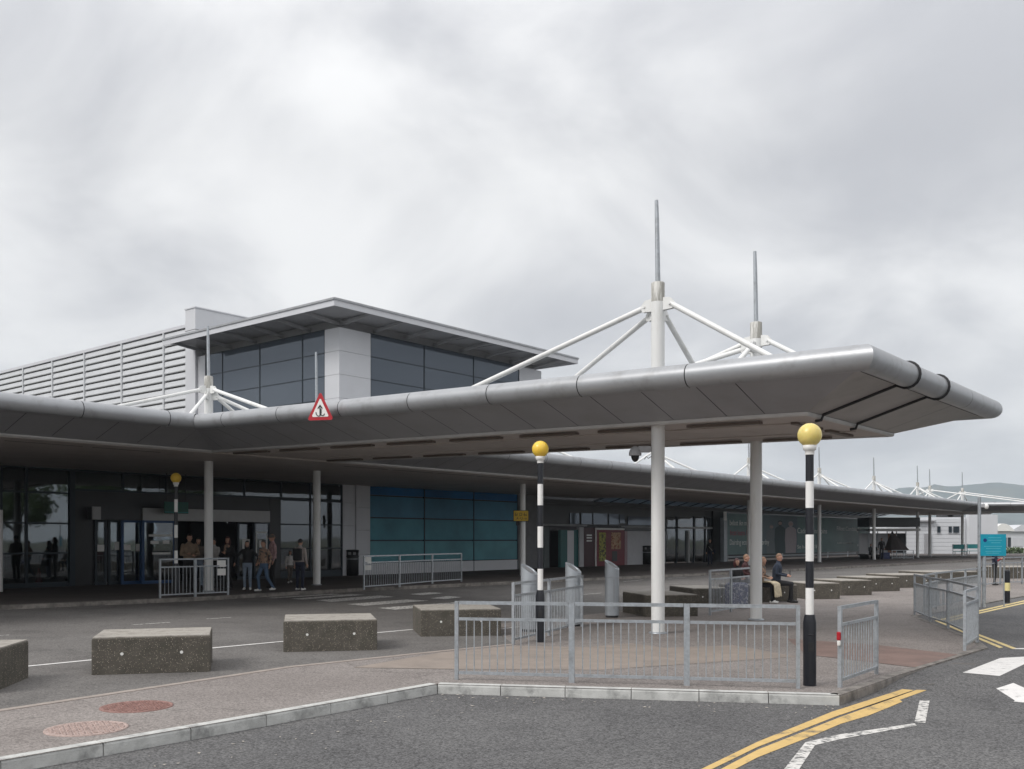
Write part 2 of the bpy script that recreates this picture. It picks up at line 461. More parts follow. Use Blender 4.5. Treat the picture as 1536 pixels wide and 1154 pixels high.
M_BLUEP = [mat('deep_blue_film', (0.005, 0.13, 0.34), 0.3, var=0.3, scale=0.35, spec=0.25), mat('blue_teal_film', (0.04, 0.20, 0.32), 0.3, var=0.3, scale=0.35, spec=0.25),
           mat('teal_film', (0.055, 0.25, 0.32), 0.3, var=0.3, scale=0.35, spec=0.25), mat('pale_teal_film', (0.095, 0.29, 0.34), 0.3, var=0.3, scale=0.35, spec=0.25)]
M_TEALJ = plain('teal_joint', (0.004, 0.03, 0.045), 0.5)
M_GRN = plain('green_sign', (0.008, 0.11, 0.08), 0.4)
M_POLEB = mat('black_pole_paint', (0.012, 0.013, 0.018), 0.32, var=0.15)
M_POLEW = mat('white_pole_paint', (0.78, 0.77, 0.75), 0.4, var=0.05, dirt=(0.62, 0.61, 0.58), dlo=0.6, dhi=0.85)
M_GLOBE = mat('amber_globe', (0.84, 0.57, 0.07), 0.3, var=0.08, scale=4)
M_GLOBEP = mat('faded_amber_globe', (0.74, 0.60, 0.20), 0.3, var=0.12, scale=6, dirt=(0.42, 0.34, 0.16), dscale=7, dlo=0.58, dhi=0.8)
for gm in (M_GLOBE, M_GLOBEP):
    b_ = gm.node_tree.nodes['Principled BSDF']; b_.inputs['Subsurface Weight'].default_value = 0.5; b_.inputs['Subsurface Radius'].default_value = (0.1, 0.07, 0.03)
M_TOTEM = mat('silver_totem', (0.44, 0.47, 0.50), 0.4, 0.45, var=0.06, scale=3)
M_RED = plain('sign_red', (0.42, 0.012, 0.022), 0.4)
M_SIGNW = plain('sign_white', (0.78, 0.77, 0.74), 0.45)
M_INK = plain('black_ink', (0.012, 0.012, 0.012), 0.5)
M_YSIGN = plain('sign_yellow', (0.62, 0.40, 0.02), 0.45)
M_TSIGN = plain('turquoise_sign', (0.0, 0.30, 0.42), 0.4)
M_TLINE = plain('pale_turquoise_print', (0.10, 0.45, 0.55), 0.45)
M_NAVY = plain('navy_print', (0.004, 0.03, 0.16), 0.5)
M_CAM = plain('camera_grey', (0.38, 0.38, 0.39), 0.4)
M_CDOME = mat('smoked_dome', (0.01, 0.01, 0.012), 0.08, var=0.05)
M_PRED = plain('dark_red_shop', (0.17, 0.008, 0.02), 0.4)
M_PREDD = plain('maroon_shop', (0.05, 0.006, 0.012), 0.4)
M_TEALD = plain('teal_door', (0.01, 0.12, 0.12), 0.4)
M_WALLW = mat('white_shop_wall', (0.55, 0.55, 0.57), 0.6, var=0.05)
M_BILL = mat('billboard_green', (0.17, 0.26, 0.255), 0.5, var=0.25, scale=0.25)
M_BILLD = mat('billboard_dark', (0.14, 0.19, 0.21), 0.5, var=0.2, scale=0.3)
M_LETW = plain('pale_lettering', (0.86, 0.88, 0.85), 0.5)
M_LETP = plain('pink_lettering', (0.48, 0.10, 0.15), 0.5)
M_WCLAD = mat('white_corrugated_cladding', (0.62, 0.63, 0.65), 0.5, var=0.04, scale=0.5)
M_TBENCH = plain('teal_bench', (0.05, 0.33, 0.34), 0.5)
M_CONE = plain('traffic_cone_red', (0.55, 0.02, 0.02), 0.5)
M_BIN = plain('black_bin', (0.014, 0.014, 0.015), 0.35)
M_MANR = mat('rusty_cover', (0.25, 0.14, 0.12), 0.8, var=0.25, scale=20, bump=0.4)
M_MANP = mat('pinkish_cover', (0.38, 0.29, 0.26), 0.8, var=0.25, scale=20, bump=0.4)
M_SMOKEG = glass('skylight_glass', (0.6, 0.65, 0.68), 0.75, 0.6, 0.3, (0.2, 0.21, 0.22))
# ------------------------------------------------------------------ ground, roads, pavements
V2 = lambda x, y: Vector((x, y, 0))
v = V2(.635, .772).normalized()           # along the terminal front
nf = V2(v.y, -v.x)                        # out of the front, towards the road
u = V2(-.793, .609).normalized()          # along the projecting canopy, towards the terminal
def sstep(a, b, x):
    x = min(1, max(0, (x - a) / (b - a))); return x * x * (3 - 2 * x)
def road_z(x, y):
    return -0.13 + 0.10 * sstep(1.3, 2.9, (x - 4.0) * v.x + (y - 11.8) * v.y)
def gr(px, py, dz=0.004):
    """photo pixel -> point on the near road's surface"""
    p = gp(px, py, -0.13)
    for _ in range(12): p = gp(px, py, road_z(p.x, p.y))
    p.z += dz
    return p

g = MB().poly([(-4500, -1500, 0), (4500, -1500, 0), (4500, 5200, 0), (-4500, 5200, 0)], -0.32)
ground = struct(g.build('ground', mat('distant_ground', (0.10, 0.105, 0.07), 0.95, var=0.4, scale=0.02, dirt=(0.14, 0.135, 0.125), dscale=0.03)))
b = MB()
xs = [-60, -30] + [x * 0.8 for x in range(-18, 30)] + [28, 40, 70, 130]
ys = [-40, -15] + [y * 0.8 for y in range(0, 42)] + [38, 50, 80, 130]
vsr = [(x, y, road_z(x, y)) for y in ys for x in xs]
nx = len(xs)
b.add(vsr, [(j * nx + i, j * nx + i + 1, (j + 1) * nx + i + 1, (j + 1) * nx + i) for j in range(len(ys) - 1) for i in range(nx - 1)], 0, True)
road = struct(b.build('road', M_ROAD))

# the island: near kerb, then round the right-hand tip and the guarded notch
NEAR = [V2(-17.0, -7.8), V2(-4.4, 8.32), V2(-2.67, 10.5), V2(-.98, 12.7), V2(4.0, 11.8), V2(5.46, 13.6), gp(1482, 971), gp(1467, 960), gp(1374, 924), gp(1536, 894), V2(60, 84.5), V2(80, 109)]
BACK = [V2(70, 107), V2(48.7, 81), V2(9.8, 34), V2(-.5, 21.5), V2(.02, 17.5), gp(660, 977), V2(-3.3, 14.4), V2(-5.7, 10.7), V2(-17.5, -4.5)]
b = MB()
isl = NEAR + BACK
def inset(poly, k, d):
    p = poly[k]; return p
bm = bmesh.new()
vs_ = [bm.verts.new((p.x, p.y, -0.004)) for p in isl]
bm.faces.new(vs_)
bmesh.ops.triangulate(bm, faces=bm.faces[:])
me = bpy.data.meshes.new('island'); bm.to_mesh(me); bm.free()
me.materials.append(M_PAVE)
island = bpy.data.objects.new('pavement', me); COL.objects.link(island); struct(island)

def kerb(path, parent, mats, ztop, depth=0.35, w=0.13, length=0.92, side=1, lip=0.0, pick=None):
    """row of kerb stones along a path; side=+1: the stones' back lies to the left of travel"""
    k = 0
    for a, c in zip(path[:-1], path[1:]):
        d = (c - a); L = d.length; d = d.normalized(); n = V2(-d.y, d.x) * side
        cnt = max(1, round(L / length)); st = L / cnt
        for i in range(cnt):
            p0 = a + d * (i * st + 0.005); p1 = a + d * ((i + 1) * st - 0.005)
            jit = random.uniform(-0.004, 0.004)
            prof = [(0.0, -depth), (0.0, -0.03), (0.008, -0.01), (0.03, 0.0), (w, 0.0), (w, -depth)]
            mb = MB()
            pts = [p + n * (o + jit) + V2(0, 0) + Vector((0, 0, ztop(p) + h + lip)) for p in (p0, p1) for o, h in prof]
            m = len(prof)
            fs = [(j, j + 1, m + j + 1, m + j) for j in range(m - 1)] + [tuple(range(m)), tuple(reversed(range(m, 2 * m)))]
            if side > 0: fs = [tuple(reversed(f)) for f in fs]
            mb.add(pts, fs)
            mt = mats[k % len(mats)] if pick is None else mats[pick(p0)]
            mb.build('kerb_stone', mt, parent); k += 1
flat = lambda p: 0.0
kerb(NEAR[0:5], island, [M_KERB], flat)
kerb(NEAR[4:7], island, [M_KERBD], flat, length=1.0)
kerb(NEAR[6:11], island, [M_KERBD], flat, length=1.4)
# flush kerb line between the bays and the island
b0 = [V2(-9.5, 4.6), V2(-5.7, 10.7), V2(-3.3, 14.4), gp(660, 977), gp(770, 966.5)]
for a, c in zip(b0[:-1], b0[1:]):
    d = (c - a); L = d.length; d.normalize(); n = V2(-d.y, d.x); cnt = max(1, round(L / 0.92))
    for i in range(cnt):
        p0 = a + d * (L * i / cnt + .004); p1 = a + d * (L * (i + 1) / cnt - .004)
        MB().poly([p0 - n * .06, p1 - n * .06, p1 + n * .06, p0 + n * .06], -0.08, 0.004).build('edging_stone', M_FLUSH, island)
# bays / drop-off lane between the island and the terminal kerb
KB = [V2(-27, 11), V2(-13, 24.6), V2(-9.3, 28), V2(-5.1, 33.4), V2(.05, 38.7), V2(12.5, 50.7), V2(37.9, 78.6), V2(64, 106)]
NR = [BACK[8], BACK[7], BACK[6], BACK[4], BACK[3], BACK[2], BACK[1], BACK[0]]
b = MB()
pts = [Vector((p.x, p.y, -0.006)) for p in NR] + [Vector((p.x, p.y, 0.10)) for p in KB]
n_ = len(NR)
b.add(pts, [(i, i + 1, n_ + i + 1, n_ + i) for i in range(n_ - 1)])
lane = struct(b.build('lane', M_MID))
def lane_z(p):
    """height of the lane's cross fall, measured between its two edges"""
    best = 0.0
    for i in range(n_ - 1):
        a0, a1, c0, c1 = NR[i], NR[i + 1], KB[i], KB[i + 1]
        for w_ in [k / 20 for k in range(21)]:
            q0 = a0.lerp(a1, w_); q1 = c0.lerp(c1, w_)
            d = q1 - q0; s = max(0, min(1, (V2(p.x, p.y) - q0).dot(d) / d.length_squared))
            e_ = (q0 + d * s - V2(p.x, p.y)).length
            if best == 0.0 or e_ < best[0]: best = (e_, s)
    return -0.006 + 0.106 * best[1]
def gl(px, py, dz=0.006):
    p = gp(px, py, 0.03)
    for _ in range(4): p = gp(px, py, lane_z(p))
    p.z = lane_z(p) + dz
    return p
# pavement in front of the terminal
GZ = 0.22
b = MB()
F0 = V2(-17.3, 32.7)
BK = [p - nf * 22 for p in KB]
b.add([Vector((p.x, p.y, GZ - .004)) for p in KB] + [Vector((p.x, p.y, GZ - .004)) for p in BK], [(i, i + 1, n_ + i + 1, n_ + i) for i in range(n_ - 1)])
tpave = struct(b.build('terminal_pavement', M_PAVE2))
kerb(KB, tpave, [M_KERBD], lambda p: GZ, length=1.2)

# ---- painted markings and covers lying on those surfaces (parts of them)
def mark(name, pts, mt, parent):
    return MB().add(pts, [tuple(range(len(pts)))] if len(pts) > 2 else []).build(name, mt, parent)
def line(name, a, c, w, mt, parent, dz=0.0, n=1):
    a, c = Vector(a), Vector(c); d = (c - a); d.z = 0; d.normalize(); s = V2(-d.y, d.x) * (w / 2)
    mark(name, [a - s, c - s, c + s, a + s], mt, parent)
def zq(z, *pp): return [gp(x, y, z) for x, y in pp]
# edge line of the bays
pa, pb = gl(-40, 1008.5), gl(137, 995.5)
line('edge_line', gl(-60, 1010), gl(330, 971.5), .10, M_WHITE, lane)
line('edge_line', gl(330, 971.5), gl(632, 943.5), .10, M_WHITE, lane)
for a, c in (((197, 938), (255, 934)), ((310, 929), (347, 926.5)), ((-30, 956), (14, 953))):
    line('lane_dash', gl(*a), gl(*c), .08, M_WHITEW, lane)
for a, c in (((870, 892.5), (902, 890)), ((935, 873), (965, 870)), ((1002, 868), (1030, 866))):
    line('lane_dash', gl(*a), gl(*c), .10, M_WHITEW, lane)
def zb(*zz): return [gl(380 + x / 3.84, 850 + y / 3.84) for x, y in zz]
for q in ([(540, 218), (640, 227), (1010, 198), (880, 191)], [(360, 195), (450, 205), (815, 175), (720, 168)], [(215, 187), (285, 191), (640, 164), (560, 160)],
          [(70, 182), (120, 184), (520, 160), (460, 157)], [(715, 240), (815, 250), (1290, 214), (1160, 207)], [(895, 160), (970, 166), (1095, 154), (1020, 149)],
          [(1020, 184), (1105, 189), (1200, 177), (1120, 171)]):
    mark('zebra_stripe', [Vector(p) for p in reversed(zb(*q))][::-1], M_WHITEW, lane)
line('edge_line', gl(745, 945), gl(800, 938), .10, M_WHITEW, lane)
# near and right-hand road
def zr(*zz): return [gr(1136 + x / 3.84, 850 + y / 3.84) for x, y in zz]
mark('zebra_stripe', zr((1183, 612), (1395, 632), (1640, 515), (1400, 528)), M_WHITE, road)
mark('zebra_stripe', zr((1560, 655), (1850, 690), (2100, 560), (1780, 560)), M_WHITE, road)
mark('ramp_triangle', zr((1235, 750), (1540, 786), (1760, 800), (1475, 672)), M_WHITE, road)
mark('zigzag_dash', zr((905, 898), (968, 902), (996, 756), (940, 750)), M_WHITEW, road)
mark('zigzag_dash', zr((283, 1012), (335, 1030), (500, 992), (920, 917), (905, 905), (480, 968)), M_WHITEW, road)
mark('zigzag_dash', zr((110, 1225), (205, 1225), (332, 1032), (280, 1010)), M_WHITEW, road)
mark('yellow_line', zr((-330, 1172), (-330, 1202), (0, 1042), (450, 866), (905, 712), (848, 704), (430, 838), (0, 1012)), M_YEL, road)
mark('yellow_line', zr((-330, 1232), (-330, 1275), (0, 1102), (330, 972), (480, 908), (640, 860), (760, 812), (835, 780), (820, 770), (975, 714), (920, 711), (480, 868), (0, 1058)), M_YEL, road)
mark('patch', zr((850, 640), (835, 685), (1010, 682), (1260, 560), (1130, 555)), asphalt('tarmac_patch', (0.12, 0.112, 0.105), (0.14, 0.13, 0.122), (0.10, 0.095, 0.09), .2), road)
def zs(*zz): return [gr(1340 + x / 7.694, 840 + y / 7.694) for x, y in zz]
mark('yellow_line', zs((985, 585), (1600, 448), (1600, 462), (985, 600)), M_YELP, road)
mark('yellow_line', zs((985, 610), (1600, 472), (1600, 486), (985, 625)), M_YELP, road)
mark('yellow_line', zs((520, 690), (985, 585), (985, 600), (540, 705)), M_YELP, road)
mark('yellow_line', zs((560, 718), (985, 610), (985, 625), (580, 733)), M_YELP, road)
mark('yellow_line', zs((440, 668), (455, 655), (1420, 1022), (1375, 1030)), M_YELP, road)
mark('yellow_line', zs((480, 705), (500, 694), (1270, 1012), (1225, 1020)), M_YELP, road)
mark('edge_line', zs((1375, 1032), (1420, 1022), (1640, 1020), (1640, 1036)), M_WHITE, road)
# surfaces within the island
mark('sandy_surface', [p for p in [gp(529, 1001.5, .001), gp(700, 1004, .001), gp(900, 1005, .001), gp(1195, 985, .001), gp(1100, 968, .001), gp(998, 972, .001), gp(946, 965, .001), gp(876, 971, .001), gp(771, 968.5, .001), gp(660, 979, .001)]], M_SAND, island)
mark('brown_crossing', [gp(1180, 958, .0015), gp(1210, 982, .0015), gp(1372, 1001, .0015), gp(1437, 982, .0015), gp(1320, 968, .0015)], M_TACT, island)
for (px, py, rx, ry, mt, lab) in ((130, 1093, .50, .31, M_MANP, 0), (205, 1060, .50, .27, M_MANR, 1)):
    c = gp(px, py)
    mb = MB(); rad = .395
    cov = mb.lathe((c.x, c.y, -.02), [(rad, 0), (rad, .026), (rad - .02, .028), (rad - .03, .022)], 28).build('access_cover', mt, island)
    t = MB()
    for i in range(-6, 7):
        for j in range(-6, 7):
            x, y = i * .062 + (j % 2) * .031, j * .056
            if x * x + y * y < (rad - .045) ** 2:
                t.cbox((c.x + x, c.y + y, .005), (.044, .026, .012), random.uniform(0, 3), .004)
    t.build('raised_tread', mt, cov)
# litter of pale leaves / grit by the kerb
lit = MB()
for _ in range(110):
    a = random.random()
    if a < .5:
        p = NEAR[1].lerp(NEAR[3], random.random()) + V2(.2 + abs(random.gauss(0, .5)), -.25 - abs(random.gauss(0, .5)))
    else:
        p = NEAR[3].lerp(NEAR[4], random.random()) + V2(random.gauss(0, .2), -.08 - abs(random.gauss(0, .35)))
    s = random.uniform(.006, .028); r_ = random.uniform(0, 6.28)
    z = road_z(p.x, p.y) + .008
    lit.add([(p.x + s * math.cos(r_ + k * 1.57) * (1 if k % 2 else .6), p.y + s * math.sin(r_ + k * 1.57) * (1 if k % 2 else .6), z + random.uniform(0, .006)) for k in range(4)], [(0, 1, 2, 3)])
o = lit.build('kerbside_litter', plain('pale_litter', (0.42, 0.38, 0.33), .8))
tag(o, 'scattered pale leaves and grit along the foot of the near kerb', 'litter', kind='stuff')

# ------------------------------------------------------------------ canopies
P1 = V2(5.28, 17.35); TIPZ, MAINZ = 4.15, 4.45
LB, WB = 17.66, 4.6
VV1 = P1 + u * LB; P2_ = P1 + v * WB; VV2 = P2_ + u * LB
VV2 = VV1 + v * ((VV2 - VV1).length)
VV3 = VV1 + v * 79.0; P3 = VV3 - u * LB; P4 = P3 + v * WB; VV4 = VV3 + v * (VV2 - VV1).length
LEFT = VV1 - v * 24.0; END = VV4 + v * 6
PATH = [(LEFT, MAINZ), (VV1, MAINZ), (P1, TIPZ), (P2_, TIPZ), (VV2, MAINZ), (VV3, MAINZ), (P3, TIPZ), (P4, TIPZ), (VV4, MAINZ), (END, MAINZ)]
def right_of(a, c):
    d = (c - a).normalized(); return V2(d.y, -d.x)
legn = [right_of(PATH[i][0], PATH[i + 1][0]) for i in range(len(PATH) - 1)]
mit = []
for i in range(len(PATH)):
    if i == 0: mit.append(legn[0])
    elif i == len(PATH) - 1: mit.append(legn[-1])
    else:
        n1_, n2_ = legn[i - 1], legn[i]; mit.append((n1_ + n2_) / (1 + n1_.dot(n2_)))
def arc(r, a0, a1, n, cx=1.58, cz=.60): return [(cx + r * math.cos(R(a0 + (a1 - a0) * i / n)), cz + r * math.sin(R(a0 + (a1 - a0) * i / n))) for i in range(n + 1)]
ROLL = [(1.40, .452)] + arc(.21, -115, 115, 14) + [(1.35, .80)]
FASC = [(.05, .035), (1.385, .448)]
LINER = [(.05, .075), (1.36, .49)] + arc(.185, -110, 95, 8) + [(1.3, .785), (0, .785)]
LIP = [(-.03, .0), (-.025, -.028), (.0, -.038), (.03, -.03), (.048, -.005), (.05, .03)]
def station(i, s):
    """position and offset direction at fraction s of leg i"""
    a, za = PATH[i]; c, zc = PATH[i + 1]
    return a.lerp(c, s) + Vector((0, 0, za + (zc - za) * s)), mit[i], mit[i + 1], legn[i], s
def sweep(prof, i, s0, s1, mi=0, mb=None):
    """piece of the edge between two stations of leg i; ends that fall on a corner are mitred"""
    mb = mb or MB(); pts = []
    a, za = PATH[i]; c, zc = PATH[i + 1]; L = (c - a).length; d = (c - a).normalized()
    for s in (s0, s1):
        for o, h in prof:
            lo = (mit[i] * o).dot(d); hi = L + (mit[i + 1] * o).dot(d)      # the leg's own extent at this offset
            x = s * L
            if s <= 0: x = lo
            elif s >= 1: x = hi
            else: x = min(max(x, lo), hi)
            p = a + d * x + legn[i] * o
            pts.append(p + Vector((0, 0, za + (zc - za) * max(0, min(1, x / L)) + h)))
    m = len(prof)
    mb.add(pts, [(j + 1, j, m + j, m + j + 1) for j in range(m - 1)], mi, len(prof) > 4)
    return mb
def canopy_leg(i, root, joints, fm=None, halves=2, detail=True):
    """joints: distances along leg i where the rolled edge is jointed"""
    L = (PATH[i + 1][0] - PATH[i][0]).length
    js = [0] + [x for x in joints if .15 < x < L - .15] + [L]
    g_ = .010
    for a, c in zip(js[:-1], js[1:]):
        s0 = 0 if a == 0 else (a + g_) / L; s1 = 1 if c == L else (c - g_) / L
        sweep(ROLL, i, s0, s1).build('edge_roll', M_ROLL, root)
        hs = [a + (c - a) * k / halves for k in range(halves + 1)]
        for p, q in zip(hs[:-1], hs[1:]):
            t0 = 0 if p == 0 else (p + .008) / L; t1 = 1 if q == L else (q - .008) / L
            sweep(FASC, i, t0, t1).build('fascia_panel', fm or M_FASC, root)
    sweep(LINER, i, 0, 1).build('edge_lining', M_JOINT, root)
    sweep(LIP, i, 0, 1).build('lip_trim', M_LIP, root)
def soffit(root, quads, th=.05):
    for q in quads: MB().plate(q, th).build('soffit_panel', M_SOFF, root)
def Z(p, z): return Vector((p.x, p.y, z))
def column(root, p, base, ztop, struts, spike=8.75, top=7.07, r=.137, label=None, sgn=1):
    c = MB().lathe((p.x, p.y, 0), [(r, base), (r, top - .55), (r, top - .38)], 20).build('column', M_STEELW, root)
    MB().lathe((p.x, p.y, 0), [(r, top - .379), (r, top), (r * .9, top + .015)], 20).build('mast_head', M_STAIN, c)
    MB().tube([(p.x, p.y, top), (p.x - .02, p.y, spike - .4), (p.x - .03, p.y, spike)], [.052, .044, .036], 10).build('spike', M_GALV, c)
    MB().lathe((p.x, p.y, 0), [(r + .05, base), (r + .05, base + .02), (r + .005, base + .035)], 20).build('base_plate', M_GALV, c)
    for k, (dx, ln, drop, ze) in enumerate(struts):
        d = dx.normalized(); s0 = p + d * (r + .16); hz = top - .42 - drop
        MB().tube([Z(s0, hz - .03), Z(p + d * ln, ze)], [.058, .058], 10).build('strut', M_STEELW, c)
        lug = MB(); sd_ = V2(-d.y, d.x)
        for off in (-.035, .035):
            q = p + sd_ * off
            lug.plate([Z(q + d * (r - .02), hz + .12), Z(q + d * (r - .02), hz - .14), Z(q + d * (r + .20), hz - .13), Z(q + d * (r + .24), hz - .02), Z(q + d * (r + .14), hz + .1)], .016)
        qa, qb = p + d * (r + .15) - sd_ * .07, p + d * (r + .15) + sd_ * .07
        lug.tube([Z(qa, hz - .03), Z(qb, hz - .03)], .026, 8)
        lug.build('lug', M_STEELW, c)
    return c
def slot_lights(root, a, c, z0, z1, ln=1.55, gap=.55, w=.13):
    d = c - a; L = d.length; d.normalize(); x = .2
    while x + ln < L:
        p, q = a + d * x, a + d * (x + ln)
        zp, zq_ = z0 + (z1 - z0) * x / L, z0 + (z1 - z0) * (x + ln) / L
        MB().bar(Z(p, zp - .03), Z(q, zq_ - .03), w, .05).build('light_fitting', M_SLOT, root)
        x += ln + gap
M_SLOT = plain('bronze_light_fitting', (0.15, 0.12, 0.10), .5)

C1, C2 = V2(2.95, 19.54), V2(5.75, 22.77)
C3, C4, C5 = V2(-9.75, 31.07), V2(-7.15, 35.4), V2(.48, 43.8)
# -- projecting canopy
pc = thing('projecting_canopy', 'large grey canopy with rolled silver edge projecting towards the right on white masted columns', 'canopy', (C1.x, C1.y, 0))
L1 = LB
near_j = [LB - x for x in (1.6 - .1, 3.75, 5.95, 8.15, 10.35, 12.55, 14.75, 16.4)]
canopy_leg(1, pc, sorted(near_j))
canopy_leg(2, pc, [.55, 2.3, 4.0], M_FASCE, 1)
canopy_leg(3, pc, [1.5 + 2.2 * k for k in range(8)])
n = 8
qs = []
for k in range(n):
    a0, a1 = k / n, (k + 1) / n; e_ = .0004
    za, zb_ = TIPZ + (MAINZ - TIPZ) * a0, TIPZ + (MAINZ - TIPZ) * a1
    A, B, Cc, D = P1.lerp(VV1, a0 + e_), P1.lerp(VV1, a1 - e_), P2_.lerp(VV2, a1 - e_), P2_.lerp(VV2, a0 + e_)
    mid0, mid1 = A.lerp(D, .5), B.lerp(Cc, .5)
    qs += [[Z(A, za), Z(B, zb_), Z(Cc, zb_), Z(D, za)]]
soffit(pc, qs)
MB().plate([Z(P1, TIPZ + .785), Z(P2_, TIPZ + .785), Z(VV2, MAINZ + .785), Z(VV1, MAINZ + .785)], .03).build('roof_sheet', M_ROOFT, pc)
slot_lights(pc, P1.lerp(P2_, .12) + u * .9, VV1.lerp(VV2, .12), TIPZ, MAINZ)
slot_lights(pc, P1.lerp(P2_, .88) + u * .9, VV1.lerp(VV2, .88), TIPZ, MAINZ)
slot_lights(pc, P1.lerp(P2_, .2) + u * .7, P1.lerp(P2_, .95) + u * .7, TIPZ + .02, TIPZ + .02, 1.3, .4)
for s_ in (.28, .72):
    MB().bar(Z(P1.lerp(P2_, s_) + u * .3, TIPZ - .008), Z(VV1.lerp(VV2, s_), MAINZ - .008), .05, .02).build('soffit_trim', M_SOFF, pc)
# dark straps over the end roll
for r_ in (.55, 2.3):
    L_ = WB; s = r_ / L_
    a, za = PATH[2]; d = v
    prof = [(-.05, -.075), (.06, -.065), (.1, .03), (1.40, .435)] + [(1.58 + (x - 1.58) * 1.06, .60 + (z - .60) * 1.06) for x, z in arc(.21, -100, 95, 10)]
    pts = [a + d * (r_ if o > 0 else r_) + legn[2] * o + Vector((0, 0, za + h)) for o, h in prof]
    MB().tube(pts, .028, 8).build('strap', M_JOINT, pc)
strut_b = [(u, 6.6, 0, 4.96), (-u, 3.0, 0, 4.93), (v, 2.4, .16, 4.95), (u * .9 + v * .45, 6.2, .16, 4.98)]
column(pc, C1, 0, TIPZ, strut_b)
column(pc, C2, 0, TIPZ, [(u, 5.5, 0, 4.96), (-u, 3.0, 0, 4.93), (-v, 2.4, .16, 4.95), (u * .9 - v * .45, 5.2, .16, 4.98)], spike=8.68, top=6.99)
column(pc, C3, GZ, MAINZ, [(-u, 5.0, 0, 5.2), (v + u * .1, 2.6, .16, 5.2), (v * .3 - u * .6, 3.2, .2, 5.2), (-v, 5.2, 0, 5.2), (-v * .6 - u * .5, 2.8, .2, 5.2)], top=7.12)
column(pc, C4, GZ, MAINZ, [(-u, 5.0, 0, 5.2), (-v, 2.6, .16, 5.2)], top=6.6, spike=8.75)

# -- long canopy along the terminal
mc = thing('long_canopy', 'long grey canopy with rolled edge running along the terminal front into the distance', 'canopy', (C5.x, C5.y, GZ))
canopy_leg(0, mc, [24 - 2.4 - 2.3 * k for k in range(10)][::-1])
canopy_leg(4, mc, [2.28 * k for k in range(1, 33)], None, 2)
canopy_leg(8, mc, [2.28, 4.56])
ef = (F0 - VV1).dot(-nf)                     # depth from the soffit edge to the glazing
tot = (END - LEFT).length; npan = 36
tsplit = (VV1 - LEFT).length + 31.0
bx_, qs = [tot * k / npan for k in range(npan + 1)], []
for a0, a1 in zip(bx_[:-1], bx_[1:]):
    dep = ef + .3 if a1 < tsplit + 2 else ef - 1.75
    A, B = LEFT + v * (a0 + .004), LEFT + v * (a1 - .004)
    qs.append([Z(A, MAINZ), Z(A - nf * dep, MAINZ), Z(B - nf * dep, MAINZ), Z(B, MAINZ)][::-1])
    MB().plate([Z(A, MAINZ + .785), Z(B, MAINZ + .785), Z(B - nf * dep, MAINZ + .785), Z(A - nf * dep, MAINZ + .785)], .03).build('roof_sheet', M_ROOFT, mc)
soffit(mc, [q[::-1] for q in qs] if False else qs)
for dep, mt, w_ in ((1.9, M_LIP, .05), (3.1, M_LIP, .04), (5.6, M_FASC, .06)):
    MB().bar(Z(LEFT - nf * dep, MAINZ - .022), Z(END - nf * dep, MAINZ - .022), w_, .05).build('soffit_trim', mt, mc)
slot_lights(mc, LEFT - nf * .9, VV1 - nf * .9, MAINZ, MAINZ, 2.0, .3, .12)
slot_lights(mc, VV2 - nf * .9 + v, VV3 - nf * .9, MAINZ, MAINZ, 2.0, .3, .12)
for k in range(6):
    p = C5 + v * (11.5 * k)
    column(mc, p, GZ, MAINZ, [(v, 3.6, 0, 5.24), (-v, 3.6, 0, 5.24), (nf * .8 + v * .5, 3.0, .15, 5.24), (nf * .8 - v * .5, 3.0, .15, 5.24)], spike=8.6, r=.13)
# -- far projecting canopy
fc = thing('far_canopy', 'far grey canopy wing projecting right behind the turquoise notice', 'canopy', (40.5, 93.7, GZ))
canopy_leg(5, fc, [2.2 * k for k in range(1, 8)])
canopy_leg(6, fc, [2.3], M_FASCE, 1)
canopy_leg(7, fc, [2.2 * k for k in range(1, 8)])
soffit(fc, [[Z(P3, TIPZ), Z(VV3, MAINZ - .002), Z(VV4, MAINZ - .002), Z(P4, TIPZ)]])
MB().plate([Z(P3, TIPZ + .785), Z(P4, TIPZ + .785), Z(VV4, MAINZ + .785), Z(VV3, MAINZ + .785)], .03).build('roof_sheet', M_ROOFT, fc)
for p in (V2(40.5, 93.7), V2(45.8, 98.3)):
    column(fc, p, GZ, MAINZ, [(-u, 9.0, 0, 5.2), (u, 3.0, 0, 5.24), (v, 3, .1, 5.24), (-v, 3, .1, 5.24)], spike=8.7)
for p in (P3 + u * 3 + v * .2, P4 + u * 3 - v * .2):
    column(fc, p, 0, TIPZ, [(u, 6.0, 0, 5.0), (-u, 3.0, 0, 4.93)], spike=8.7)
# ------------------------------------------------------------------ terminal building
def W(t, o, z): 
    p = F0 + v * t + nf * o; return Vector((p.x, p.y, z))
def T(px, o=0.0):
    """distance along the front (offset o) under a photo column"""
    k = (px - CX) / F; P = F0 + nf * o
    return (k * P.y - P.x) / (v.x - k * v.y)
def TZ(px, py, o=0.0):
    t = T(px, o); d = (F0 + nf * o + v * t).y
    return t, H - (py - HY) * d / F
RZV = math.atan2(v.y, v.x)
def wbox(mb, t0, t1, z0, z1, o0, o1, mi=0):
    pts = [W(t0, o1, 0), W(t1, o1, 0), W(t1, o0, 0), W(t0, o0, 0)]
    return mb.poly(pts, z0, z1, mi)
tb = thing('terminal_building', 'grey terminal building with oversailing roof, louvred side and dark glazed entrance front', 'building', W(14.8, 0, GZ))
def part(name, t0, t1, z0, z1, o0, o1, mt, parent=None): return wbox(MB(), t0, t1, z0, z1, o0, o1).build(name, mt, parent or tb)
t0 = T(509); TW = W(t0, 0, 0)
